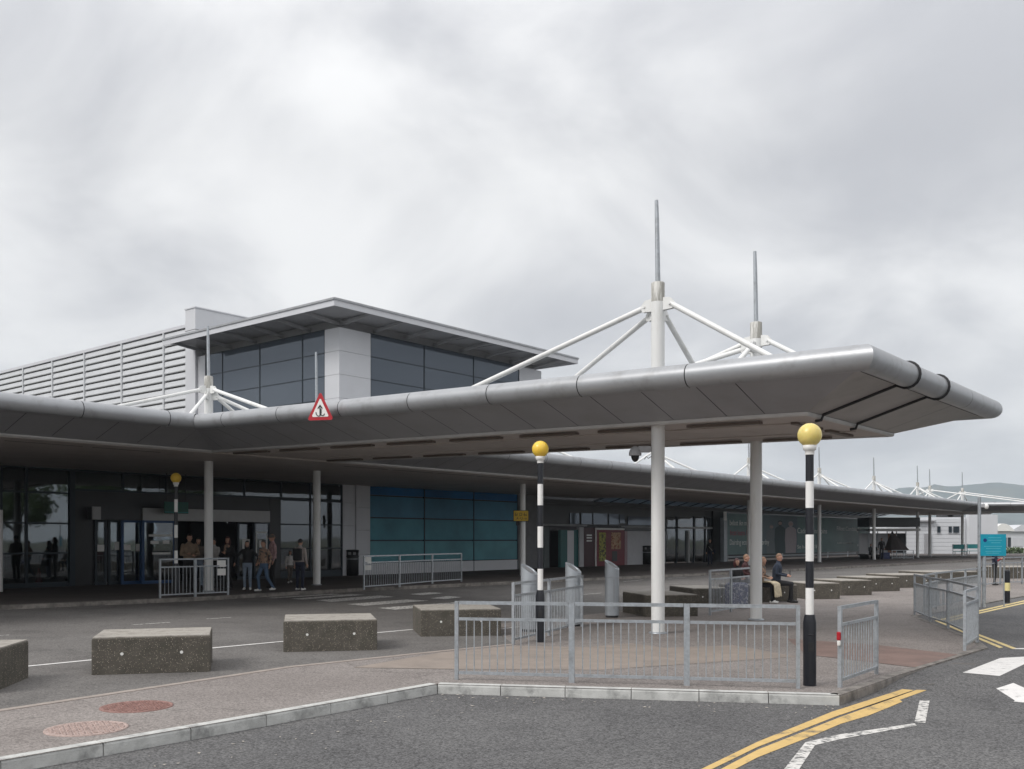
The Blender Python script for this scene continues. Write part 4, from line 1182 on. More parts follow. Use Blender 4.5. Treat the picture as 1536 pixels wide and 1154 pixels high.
f3 = guardrail('galvanised guardrail behind the middle beacon and silver totems', [gp(770, 967), gp(823.5, 953.5), gp(873, 940)], 1.12, .10, group=GL)
f4 = guardrail('galvanised guardrail left of the rear column, patterned bag behind it', [gp(1065, 923), gp(1096, 918), gp(1128, 912.5)], 1.13, .10, group=GL)
A5 = gp(1372, 922)
f5 = guardrail('galvanised guardrail wrapping the kerb corner by the right-hand road', [A5, gp(1395, 932), gp(1422, 941), gp(1447, 953), gp(1466, 963.5), gp(1447, 976)], 1.02, .125, group=GL)
f6 = guardrail('galvanised guardrail running back from the kerb corner to the turquoise notice', [A5 + V2(.35, .25), gp(1404, 914), gp(1427, 909), gp(1448, 904), gp(1470, 899)], 1.0, .125, group=GL)
f7 = guardrail('galvanised guardrail with white notice outside the revolving door', [gp(240, 897.5, GZ), gp(292, 895, GZ), gp(342, 892.5, GZ)], 1.12, .14, GZ, group=GL)
q = gp(333, 893, GZ)
MB().box((q.x, q.y - .06, GZ + .95), (.26, .02, .20), R(-3)).build('notice', M_SIGNW, f7); MB().box((q.x, q.y - .06, GZ + .70), (.26, .02, .2), R(-3)).build('notice', M_SIGNW, f7)
f8 = guardrail('galvanised guardrail before the blue-green wall by the far zebra crossing', [gp(546, 884, GZ), gp(599, 880, GZ), gp(648, 875.5, GZ), gp(692, 872.5, GZ)], 1.13, .15, GZ, group=GL)
q = gp(552, 883.5, GZ)
MB().box((q.x, q.y - .06, GZ + .97), (.24, .02, .22), R(20)).build('notice', M_SIGNW, f8); MB().box((q.x, q.y - .06, GZ + .72), (.24, .02, .16), R(20)).build('notice', M_SIGNW, f8)
f9 = guardrail('pale guardrail behind the turquoise notice at the far right', [gp(1478, 880), gp(1500, 877), gp(1533, 876), gp(1580, 873)], 1.15, .6, group=GL)

# belisha beacons
def beacon(label, p, h, z, gm, bands=6, base_h=.92, wide=.083):
    t = thing('crossing_beacon', label, 'beacon', (p.x, p.y, z), 0, 'zebra crossing beacons')
    gr_ = .155; zc = h - gr_
    r = .052
    MB().lathe((p.x, p.y, z), [(wide, 0), (wide, base_h - .1), (r + .012, base_h)], 18).build('base_sleeve', M_POLEB, t)
    d = MB().cbox((p.x - .005, p.y - wide + .002, z + base_h * .55), (.075, .012, .12), 0, .004).build('hatch', M_JOINT, t)
    MB().ell((p.x - .01, p.y - wide - .004, z + base_h * .72), (.035, .006, .012), 10).build('hatch_lock', M_POLEB, t)
    z0, z1 = base_h, zc - gr_ - .10; n_ = bands
    for k in range(n_):
        a, c = z0 + (z1 - z0) * k / n_, z0 + (z1 - z0) * (k + 1) / n_
        MB().lathe((p.x, p.y, z), [(r, a), (r, c)], 18).build('pole_band', M_POLEW if k % 2 == 0 else M_POLEB, t)
    MB().lathe((p.x, p.y, z), [(r + .008, z1 - .002), (r + .008, z1 + .05), (r + .028, z1 + .06), (r + .04, z1 + .12), (r + .02, z1 + .125)], 18).build('collar', M_POLEW, t)
    g = MB().ell((p.x, p.y, z + zc), (gr_, gr_, gr_), 28).build('globe', gm, t)
    return t
beacon('nearest zebra beacon with a faded yellow globe beside the near guardrail end', gp(1214.5, 1028), 3.41, 0, M_GLOBEP)
beacon('middle zebra beacon with a bright yellow globe among the silver totems', gp(810.5, 963), 3.72, 0, M_GLOBE, 6, .96)
q = gp(264, 893.5, GZ)
beacon('farthest zebra beacon in shade outside the revolving door', q, 3.66, GZ, M_GLOBE, 6, .96)

# concrete seat blocks
def block(label, a, c, dep, h=.53, skew=0.0):
    d = c - a; L = d.length; d.normalize(); n = V2(-d.y, d.x)
    t = thing('concrete_block', label, 'concrete block', ((a.x + c.x) / 2, (a.y + c.y) / 2, 0), 0, 'aggregate concrete blocks on the island')
    ctr = (a + c) / 2 + n * dep / 2
    rz = math.atan2(d.y, d.x)
    MB().cbox((ctr.x, ctr.y, h / 2 - .015), (L, dep, h + .0), rz, .022).build('block_body', M_AGG, t)
    MB().cbox((ctr.x, ctr.y, h - .008), (L - .03, dep - .03, .02), rz, .006).build('lit_top', M_AGGTOP, t)  # thin top sheet whose paler colour carries the light falling from above
    for s in (.25, .75):
        p = a.lerp(c, s) - n * .004
        pts = [Z(p + d * (.022 * math.cos(k * math.pi / 6)), h * .55 + .022 * math.sin(k * math.pi / 6)) for k in range(12)]
        MB().plate(pts, .006).build('reflector_stud', M_SIGNW, t)
    return t
block('large concrete block at the left, nearest the two round covers', gp(137, 1014), gp(316, 1007.5), 1.25)
block('second concrete block from the left, standing between two lengths of white line', gp(425, 979), gp(566, 975.5), 1.4)
block('concrete block half hidden behind the left end of the near guardrail', gp(631, 956), gp(752, 953.5), 1.5)
block('concrete block behind the near white column', gp(969, 925.5), gp(1047, 924), 1.7)
block('concrete block just behind the one at the near column, half hidden', gp(1040, 911.5), gp(1096, 910.5), 1.7)
block('concrete block the seated group is sitting on', gp(1118, 904), gp(1196, 902), 1.5, .5)
block('concrete block right of the seated man, partly behind the near beacon pole', gp(1209, 899), gp(1260, 898.5), 1.7, .5)
block('concrete block next right of the one behind the near beacon pole', gp(1262, 893.5), gp(1308, 892.5), 1.7, .5)
block('concrete block behind the left end of the corner guardrail', gp(1302, 887.5), gp(1350, 886.5), 1.8, .5)
block('concrete block seen through the top of the corner guardrail', gp(1345, 882), gp(1404, 881), 1.9, .5)
block('far concrete block just left of the turquoise notice pole', gp(1392, 876), gp(1468, 875), 2.0, .5)
block('farthest concrete block at the right edge behind the striped bollard', gp(1512, 868), gp(1575, 867), 2.0, .55)
block('concrete block cut off by the left edge of the picture', gp(-150, 1045), gp(-16, 1042), 1.4)

# silver totems with slanted tops
def totem(label, p, h=1.43, r=.172):
    t = thing('silver_totem', label, 'totem', (p.x, p.y, 0), 0, 'slant-topped silver totems')
    n = 28; sl = .17
    def ring(rr, zf, z_off=0): return [(p.x + rr * math.cos(2 * math.pi * k / n), p.y + rr * math.sin(2 * math.pi * k / n), zf(rr * math.cos(2 * math.pi * k / n), rr * math.sin(2 * math.pi * k / n)) + z_off) for k in range(n)]
    slant = lambda x, y: h - .15 - x * .58 + y * .32
    def tubeb(r0, r1, mb):
        mb.add(r0 + r1, [(k, (k + 1) % n, n + (k + 1) % n, n + k) for k in range(n)], 0, True); return mb
    m = MB(); tubeb(ring(r, lambda x, y: .05), ring(r, lambda x, y: h - .46), m); m.build('body', M_TOTEM, t)
    m = MB(); tubeb(ring(r + .004, lambda x, y: h - .455), ring(r + .004, slant), m)
    tubeb(ring(r + .004, slant), ring(r - .025, slant), m); tubeb(ring(r - .025, slant), ring(r - .03, slant, -.02), m)
    m.add(ring(r - .03, slant, -.02), [tuple(range(n))]); m.build('head', M_TOTEM, t)
    m = MB(); m.add(ring(r * .55, slant, -.012), [tuple(range(n))]); m.build('top_slot', M_UND, t)
    MB().lathe((p.x, p.y, 0), [(r - .02, 0), (r - .02, .05)], n).build('foot', M_DARK, t)
    MB().bar((p.x + .03, p.y - r - .002, .2), (p.x + .03, p.y - r - .002, h - .5), .012, .006, (0, 1, 0)).build('seam', M_UND, t)
    return t
totem('left silver totem with slanted top, behind the middle beacon pole', gp(794, 947))
totem('middle one of three silver totems with slanted tops', gp(860, 939))
totem('right silver totem, nearest the near white column', gp(918, 926))

# dome camera on the near column
cm = thing('dome_camera', 'grey dome security camera on an arm on the near white column', 'camera', (C1.x - .14, C1.y, 3.5))
zc_ = H + (809 - 676) * 19.5 / F
MB().cbox((C1.x - .27, C1.y, zc_ + .03), (.26, .12, .13), 0, .025).build('arm', M_CAM, cm)
MB().lathe((C1.x - .46, C1.y, zc_), [(.125, -.10), (.13, -.06), (.115, .0), (.07, .07), (.03, .09)], 20).build('housing', M_CAM, cm)
MB().ell((C1.x - .46, C1.y, zc_ - .10), (.085, .085, .13), 18).build('dome', M_CDOME, cm)
MB().tube([(C1.x - .14, C1.y - .05, zc_ - .12), (C1.x - .2, C1.y - .05, zc_ - .16), (C1.x - .24, C1.y - .05, zc_ - .12), (C1.x - .28, C1.y - .05, zc_ - .18)], .008, 6).build('cable', M_INK, cm)

# warning triangle on the canopy edge
ws = at(480.5, 612, 22.05)
wsn = thing('warning_sign', 'red and white triangular road sign with arrows fixed to the canopy edge', 'sign', tuple(ws))
rz = math.atan2(-u.y, -u.x) * .35
def tri(s, y, mt, nm, dy=0):
    e1 = V2(math.cos(rz), math.sin(rz)); bk = V2(math.sin(rz), -math.cos(rz))
    c = ws + bk * y
    pts = []
    for a in (-150, -30, 90):
        ctr = Vector((math.cos(R(a)) * s, math.sin(R(a)) * s))
        for k in (-1, 0, 1):
            aa = R(a + k * 50); q = ctr * .9 + Vector((math.cos(aa), math.sin(aa))) * s * .1
            pts.append(c + e1 * q.x + Vector((0, 0, q.y * 1.18 - .06)))
    return MB().plate(pts, .008).build(nm, mt, wsn)
tri(.34, 0, M_RED, 'red_plate'); tri(.225, .006, M_SIGNW, 'white_field')
e1 = V2(math.cos(rz), math.sin(rz)); bk = V2(math.sin(rz), -math.cos(rz))
def wsp(x, z, y=.012): return ws + e1 * x + bk * y + Vector((0, 0, z))
ar = MB()
ar.plate([wsp(-.017, -.19), wsp(.011, -.19), wsp(.011, .0), wsp(-.017, .0)], .003)
ar.plate([wsp(-.06, -.035), wsp(-.003, .02), wsp(.055, -.035), wsp(.055, .0), wsp(-.003, .075), wsp(-.06, .0)], .003)
ar.build('straight_arrow', M_INK, wsn)
for (cx_, a0, a1, rr) in ((-.025, 175, 275, .085), (.06, 180, 360, .045)):
    m = MB(); pr = []
    for k in range(9):
        a = R(a0 + (a1 - a0) * k / 8); pr.append((cx_ + rr * math.cos(a) if cx_ > 0 else cx_ + rr * .9 * math.cos(a), -.105 + rr * 1.0 * math.sin(a) - (.03 if cx_ > 0 else 0)))
    for (xa, za), (xb, zb2) in zip(pr[:-1], pr[1:]): m.bar(wsp(xa, za), wsp(xb, zb2), .004, .02, (e1.x * 0 + (zb2 - za), 0, -(xb - xa)))
    m.build('curved_arrow', M_INK, wsn)
m = MB(); m.bar(wsp(.025, -.13), wsp(.025, -.03), .018, .004); m.build('curved_arrow', M_INK, wsn)
MB().bar(wsp(0, -.05, -.01), Vector((ws.x + .02, ws.y + .5, ws.z - .05)), .05, .05).build('bracket', M_GALV, wsn)

# yellow sign on the shaded column
ys = thing('yellow_sign', 'small yellow sign with black characters on the shaded column by the blue-green wall', 'sign', (C5.x, C5.y - .15, 3.0))
q = at(781.5, 774, C5.y - .3); ry = R(8)
MB().cbox(tuple(q), (.66, .03, .46), ry, .01).build('plate', M_YSIGN, ys)
MB().box((q.x, q.y + .02, q.z), (.70, .02, .50), ry).build('backing', M_DARK, ys)
MB().bar((q.x + .02, q.y + .03, q.z), (C5.x, C5.y - .1, q.z), .06, .06).build('bracket', M_GALV, ys)
MB().box((q.x - .14, q.y + .03, q.z - .34), (.16, .1, .2)).build('box', M_DARK, ys)
text('6/ D 6c', (q.x - .28, q.y - .058, q.z + .0), .2, M_INK, ys, ry, .95); text('_A -U- m_', (q.x - .28, q.y - .058, q.z - .17), .16, M_INK, ys, ry, .9)
# green hanging sign over the doors
t_, z_ = TZ(264.5, 761.5, .9)
gs = thing('green_sign', 'dark green exit sign hanging above the entrance behind the far beacon', 'sign', tuple(W(t_, .9, z_)))
wbox(MB(), t_ - .5, t_ + .5, z_ - .23, z_ + .21, .88, .92).build('panel', M_GRN, gs)
wbox(MB(), t_ - .5, t_ + .5, z_ - .19, z_ - .17, .921, .924).build('pale_line', M_TBENCH, gs)
for s in (-.4, .4): MB().bar(W(t_ + s, .9, z_ + .21), W(t_ + s, .9, MAINZ), .02, .02).build('hanger', M_DARK, gs)
# red board with white frame at the left edge
q = gp(2, 888, GZ)
rb = thing('red_board', 'red board in a white frame standing at the left edge of the pavement', 'board', (q.x - .6, q.y, GZ))
zb1 = H + (809 - 765) * q.y / F
for dx in (-1.3, 0): MB().box((q.x - .02 + dx, q.y, (GZ + zb1) / 2), (.10, .08, zb1 - GZ)).build('frame_post', M_SIGNW, rb)
MB().box((q.x - .67, q.y, zb1 - .04), (1.2, .07, .08)).build('frame_top', M_SIGNW, rb)
MB().box((q.x - .67, q.y + .01, (GZ + zb1) / 2), (1.2, .04, zb1 - GZ - .3)).build('panel', M_PRED, rb)

# litter bins
def bin_(label, px, py, h, w_, z=GZ):
    q = gp(px, py, z)
    t = thing('litter_bin', label, 'bin', (q.x, q.y, z), 0, 'black litter bins')
    MB().lathe((q.x, q.y, z), [(w_ * .46, 0), (w_ * .5, .04), (w_ * .5, h * .72)], 20).build('body', M_BIN, t)
    MB().lathe((q.x, q.y, z), [(w_ * .53, h * .72), (w_ * .53, h * .76), (w_ * .5, h * .77), (w_ * .5, h * .93), (w_ * .54, h * .94), (w_ * .5, h * .99), (w_ * .3, h)], 20).build('hood', M_BIN, t)
    for a in (-60, -100, -140): MB().box((q.x + w_ * .5 * math.cos(R(a)), q.y + w_ * .5 * math.sin(R(a)), z + h * .85), (.13, .03, .13), R(a + 90)).build('label', M_UND, t)
    MB().lathe((q.x, q.y, z), [(w_ * .505, h * .63), (w_ * .505, h * .65)], 20).build('band', M_GALV, t)
bin_('large black litter bin in front of the grey pilaster', 528, 863.5, 1.2, .62)
bin_('smaller black bin left of the large one, by the lobby glazing', 508, 860, 1.1, .45)
bin_('black litter bin against the white shop wall', 969, 846.5, 1.25, 1.1)
# traffic cone in the lobby
t_ = T(76); q = W(t_, -.9, GZ + .002)
cn = thing('traffic_cone', 'red traffic cone inside the lobby window', 'cone', tuple(q))
MB().lathe(tuple(q), [(.16, .03), (.14, .05), (.03, .62), (.02, .64)], 18).build('cone_body', M_CONE, cn); MB().cbox((q.x, q.y, q.z + .015), (.36, .36, .03), .3, .01).build('cone_base', M_CONE, cn)

# turquoise notice on posts, tall pole with camera
dn = 27.0
q0, q1 = at(1469, 812, dn), at(1507, 812, dn)
tn = thing('turquoise_notice', 'turquoise notice with a dark blue disc on galvanised posts at the right', 'sign', ((q0.x + q1.x) / 2, dn, 0))
zt1, zt0 = H + (809 - 801.5) * dn / F, H + (809 - 834) * dn / F
MB().box(((q0.x + q1.x) / 2 + .01, dn - .05, (zt0 + zt1) / 2), (q1.x - q0.x, .02, zt1 - zt0)).build('panel', M_TSIGN, tn)
MB().tube([(q1.x - .02, dn, 0), (q1.x - .02, dn, zt1)], .018, 10).build('post', M_GALV, tn)
MB().tube([(q0.x + .13, dn, 0), (q0.x + .13, dn, zt0)], .05, 12).build('post', M_GALV, tn)
MB().plate([Vector((q0.x + .13 + .052 * math.cos(k * math.pi / 8), dn - .063, zt1 - .17 + .052 * math.sin(k * math.pi / 8))) for k in range(16)], .002).build('blue_disc', M_NAVY, tn)
for x_, z_, l_ in ((.22, .10, .36), (.22, .17, .38), (.30, .24, .26), (.10, .34, .50), (.16, .40, .40), (.14, .48, .44), (.16, .53, .36)):
    MB().box((q0.x + x_ + l_ / 2, dn - .0625, zt1 - z_), (l_, .004, .016)).build('text_line', M_TLINE, tn)
for zz_ in (1.02, .62): MB().lathe((q0.x + .13, dn, 0), [(.065, zz_), (.065, zz_ + .06)], 12).build('clamp', M_GALV, tn)
tp = thing('camera_pole', 'tall galvanised pole with a small camera head beside the turquoise notice', 'pole', (q0.x, dn, 0))
zp = H + (809 - 746) * dn / F
MB().tube([(q0.x, dn, 0), (q0.x, dn, zp)], .045, 12).build('pole', M_GALV, tp)
MB().cbox((q0.x + .09, dn, zp - .25), (.12, .07, .08), 0, .01).build('arm', M_CAM, tp)
MB().ell((q0.x + .19, dn - .02, zp - .26), (.06, .06, .08), 14).build('camera_head', M_SIGNW, tp)
# striped bollard
q = gp(1511, 904.5)
bo = thing('striped_bollard', 'black bollard with a pale yellow band near the right edge', 'bollard', (q.x, q.y, 0))
for a, c, mt in ((0, .36, M_POLEB), (.36, .60, plain('bollard_band', (0.75, 0.66, 0.32), .5)), (.60, .95, M_POLEB)):
    MB().lathe((q.x, q.y, 0), [(.075, a), (.075, c)], 16).build('section', mt, bo)
MB().lathe((q.x, q.y, 0), [(.075, .951), (.06, .98), (.02, .99)], 16).build('cap', M_POLEB, bo)

# shelter, parasol and benches at the far end
sx0, sx1, sy = (1302 - CX) * 88 / F, (1378 - CX) * 88 / F, 88
sh = thing('shelter', 'open shelter with a flat pale roof under the far canopy', 'shelter', ((sx0 + sx1) / 2, sy, GZ))
MB().box(((sx0 + sx1) / 2, sy + 1.2, 2.75), (sx1 - sx0, 3.2, .22)).build('roof', M_HEADER, sh)
MB().box(((sx0 + sx1) / 2, sy + 1.2, 3.45), (sx1 - sx0, 3.0, .85)).build('fascia_box', M_BLACK, sh)
for k in range(6): 
    x = sx0 + .1 + (sx1 - sx0 - .2) * k / 5
    MB().box((x, sy + 2.6, 1.43), (.07, .07, 2.4)).build('post', M_GALV, sh)
    if k < 5:
        mt = [M_WALLW, M_WALLW, M_WALLW, plain('brown_panel', (0.24, 0.13, 0.08), .6), M_DARK][k]
        MB().box((x + (sx1 - sx0 - .2) / 10, sy + 2.62, 1.5), ((sx1 - sx0 - .2) / 5 - .08, .03, 1.9)).build('panel', mt, sh)
pz = thing('folded_parasol', 'dark brown folded parasol standing under the far shelter', 'parasol', ((1341 - CX) * 85 / F, 85, GZ))
xx = (1338 - CX) * 85 / F
m = MB(); n = 14; rg = []
for (r0, z_) in ((.03, 2.6), (.14, 2.35), (.45, 1.9), (.72, 1.35), (.95, .95), (.9, .92)):
    rg.append([Vector((xx + .25 * (2.6 - z_) + r0 * (1 + .18 * (k % 2)) * math.cos(2 * math.pi * k / n), 85 + r0 * .6 * math.sin(2 * math.pi * k / n), z_)) for k in range(n)])
for a, c in zip(rg[:-1], rg[1:]): m.add(a + c, [(k, n + k, n + (k + 1) % n, (k + 1) % n) for k in range(n)])
m.build('canopy_cloth', plain('brown_cloth', (0.035, 0.026, 0.024), .8), pz)
MB().tube([(xx + .2, 85, GZ), (xx + .05, 85, 2.62)], .03, 8).build('pole', M_DARK, pz)
MB().box((xx + .2, 85, GZ + .05), (.6, .6, .1)).build('base', M_DARK, pz)
lb = thing('crate', 'blue crate on the pavement under the far shelter', 'crate', ((1327 - CX) * 82 / F, 82, GZ))
MB().cbox(((1327 - CX) * 82 / F, 82, GZ + .26), (.72, .5, .5), 0, .02).build('crate_body', plain('blue_plastic', (0.015, 0.025, 0.09), .5), lb); MB().box(((1327 - CX) * 82 / F, 82, GZ + .52), (.78, .56, .05)).build('crate_rim', plain('blue_plastic_rim', (0.02, 0.03, 0.11), .5), lb)
lr = guardrail('low pale railing in front of the far shelter', [V2((1338 - CX) * 82 / F, 82), V2((1357 - CX) * 82 / F, 82.2), V2((1373 - CX) * 82 / F, 82.4)], .75, .2, GZ, group=GL)
def bench(label, px, d):
    x = (px - CX) * d / F
    t = thing('bench', label, 'bench', (x, d, GZ), 0, 'teal benches')
    MB().box((x, d, GZ + .45), (1.25, .5, .06)).build('seat', M_TBENCH, t); MB().box((x, d + .28, GZ + .93), (1.25, .05, .45)).build('backrest', M_TBENCH, t)
    for s in (-.58, .58):
        for e_ in (-.2, .26): MB().bar((x + s, d + e_, GZ), (x + s, d + e_, GZ + (.42 if e_ < 0 else 1.2)), .05, .05).build('leg', M_GALV, t)
bench('teal bench left of the far column, by the white building', 1440, 96); bench('teal bench right of the far column, partly behind the notice pole', 1461, 101)
# ------------------------------------------------------------------ people
PEOPLE = []
def cap(a, b, r0, r1, n=10):
    """tapered limb with round ends"""
    a, b = Vector(a), Vector(b); d = b - a; L = d.length
    if L < 1e-6: L = 1e-6; d = Vector((0, 0, 1e-6))
    d = d / L; pts, rs = [], []
    for k in range(4): th = math.pi / 2 * (1 - k / 3.0); pts.append(a - d * r0 * math.sin(th)); rs.append(max(.002, r0 * math.cos(th)))
    for k in range(1, 4): s = k / 4; pts.append(a + d * L * s); rs.append(r0 + (r1 - r0) * s)
    for k in range(4): th = math.pi / 2 * (k / 3.0); pts.append(b + d * r1 * math.sin(th)); rs.append(max(.002, r1 * math.cos(th)))
    return MB().tube(pts, rs, n)
def loft(rings, n=18):
    """rings: (centre, rx, ry)"""
    m = MB(); vs = []
    for c, rx, ry in rings:
        for k in range(n):
            a = 2 * math.pi * k / n
            vs.append((c[0] + rx * math.cos(a), c[1] + ry * math.sin(a), c[2]))
    fs = [(i * n + k, i * n + (k + 1) % n, (i + 1) * n + (k + 1) % n, (i + 1) * n + k) for i in range(len(rings) - 1) for k in range(n)]
    fs += [tuple(reversed(range(n))), tuple(range((len(rings) - 1) * n, len(rings) * n))]
    return m.add(vs, fs, 0, True)
def person(label, p, z, yaw, height, mats, pose='stand', female=False, hair='short', bulk=1.0, arms=None, legs=None, extras=(), lean=0.0, group='people at the terminal', hat=None, headturn=0.0):
    """figure facing local -Y; mats: skin, top, bottom, shoes, hair"""
    s = height / 1.75
    prims = []                                  # (MB, region, a, b, r)
    def add(mb, reg, a, b, r): prims.append((mb, reg, Vector(a), Vector(b), r))
    hipz = .93 if pose == 'stand' else .60
    sh_w = .185 if not female else .165; bk_ = bulk
    fy = -lean
    def ty(zr): return fy * zr                  # forward shift of the torso at height zr above the hip
    tz = lambda h: (0, ty(h), hipz + h)
    hw = .165 * bk_ if not female else .17 * bk_
    rings = [(tz(-.10), hw * .75, .09 * bk_), (tz(-.04), hw, .115 * bk_), (tz(.06), hw * .98, .12 * bk_), (tz(.18), (.145 if female else .16) * bk_, .11 * bk_), (tz(.32), .17 * bk_, .125 * bk_),
             (tz(.42), .185 * bk_, .12 * bk_), (tz(.50), .16, .095), (tz(.545), .09, .07), (tz(.58), .055, .055)]
    add(loft(rings), 'top', tz(.06), tz(.50), .13 * bk_)
    add(loft([(tz(-.12), hw * .7, .09), (tz(-.04), hw * 1.0, .118 * bk_), (tz(.03), hw * 1.0, .12 * bk_)]), 'bottom', tz(-.10), tz(.0), .135 * bk_)
    hz = .70; hy = ty(.62) - .015
    rot = Matrix.Rotation(headturn, 3, 'Z')
    def hd_(x, y, zq): q = rot @ Vector((x, y, 0)); return (q.x, hy + q.y, hipz + zq)
    add(cap(tz(.52), (0, hy + .01, hipz + .64), .055, .052), 'skin', tz(.54), (0, hy, hipz + .62), .05)
    hc = hd_(0, -.01, hz + .02)
    hm = MB().ell(hc, (.076, .094, .108), 16, rot.to_4x4()); hm.ell(hd_(0, -.04, hz - .045), (.052, .056, .062), 12, rot.to_4x4()); hm.ell(hd_(0, -.108, hz + .0), (.013, .018, .022), 8, rot.to_4x4())
    for sx in (-1, 1): hm.ell(hd_(sx * .078, .0, hz + .0), (.012, .022, .032), 8, rot.to_4x4())
    add(hm, 'skin', hd_(0, -.03, hz - .04), hc, .085)
    dl = {'L': [(-.095, -.02, .50), (-.10, .02, .09)], 'R': [(.095, -.02, .50), (.10, .02, .09)]} if pose == 'stand' else \
         {'L': [(-.12, -.44, .55), (-.12, -.46, .09)], 'R': [(.12, -.44, .55), (.12, -.38, .09)]}
    if legs: dl.update(legs)
    for sd_, sx in (('L', -1), ('R', 1)):
        hp = (sx * .09, 0, hipz - .03); kn, an = [Vector(q) for q in dl[sd_]]
        w_ = 1.0 * bk_
        add(cap(hp, kn, .085 * w_, .060), 'bottom', hp, kn, .07); add(cap(kn, an, .060, .045), 'bottom', kn, an, .055)
        ft = Vector((0, -1, 0)); 
        toe = an + Vector((sx * .02, -.155, -.055)); heel = an + Vector((0, .045, -.05))
        fm_ = cap(heel, toe, .042, .036); fm_.ell((an.x, an.y - .03, an.z - .03), (.045, .075, .05), 10)
        add(fm_, 'shoe', heel, toe, .045)
    da = {'L': [(-sh_w - .06, .02 + ty(.25), hipz + .22), (-sh_w - .06, -.05 + ty(.1), hipz - .02)], 'R': [(sh_w + .06, .02 + ty(.25), hipz + .22), (sh_w + .06, -.05 + ty(.1), hipz - .02)]}
    if arms: da.update(arms)
    for sd_, sx in (('L', -1), ('R', 1)):
        shp = Vector((sx * sh_w * (.6 + .4 * bk_), ty(.47), hipz + .475)); el, wr = [Vector(q) for q in da[sd_]]
        add(cap(shp, el, .060 * (.5 + .5 * bk_), .046), 'top', shp, el, .05); add(cap(el, wr, .045, .032), 'sleeve', el, wr, .04)
        hdv = (wr - el).normalized(); side = hdv.cross(Vector((0, 0, 1)))
        if side.length < .1: side = Vector((0, 1, 0))
        side.normalize(); nrm = hdv.cross(side)
        pc_ = wr + hdv * .05
        hm = cap(wr, wr + hdv * .07, .028, .034, 8)
        for k, ln in enumerate((.062, .075, .07, .055)):
            b0_ = wr + hdv * .085 + side * (.027 - .018 * k); m1 = b0_ + hdv * ln * .55 + nrm * .006; m2 = m1 + hdv * ln * .38 - nrm * .018
            hm.tube([b0_ - hdv * .03, b0_, m1, m2], [.010, .010, .0095, .007], 6)
        th0 = wr + hdv * .035 + side * .03; hm.tube([th0 - side * .02, th0 + side * .018 + hdv * .015, th0 + side * .022 + hdv * .05], [.012, .011, .008], 6)
        add(hm, 'skin', wr + hdv * .02, wr + hdv * .15, .035)
    PEOPLE.append(dict(label=label, p=p, z=z, yaw=yaw, s=s, mats=mats, prims=prims, hd=hd_, hz=hz, hair=hair, female=female, hy=hy, rot=rot, extras=extras, group=group, hipz=hipz, ty=ty, hat=hat, bulk=bulk, sh_w=sh_w))
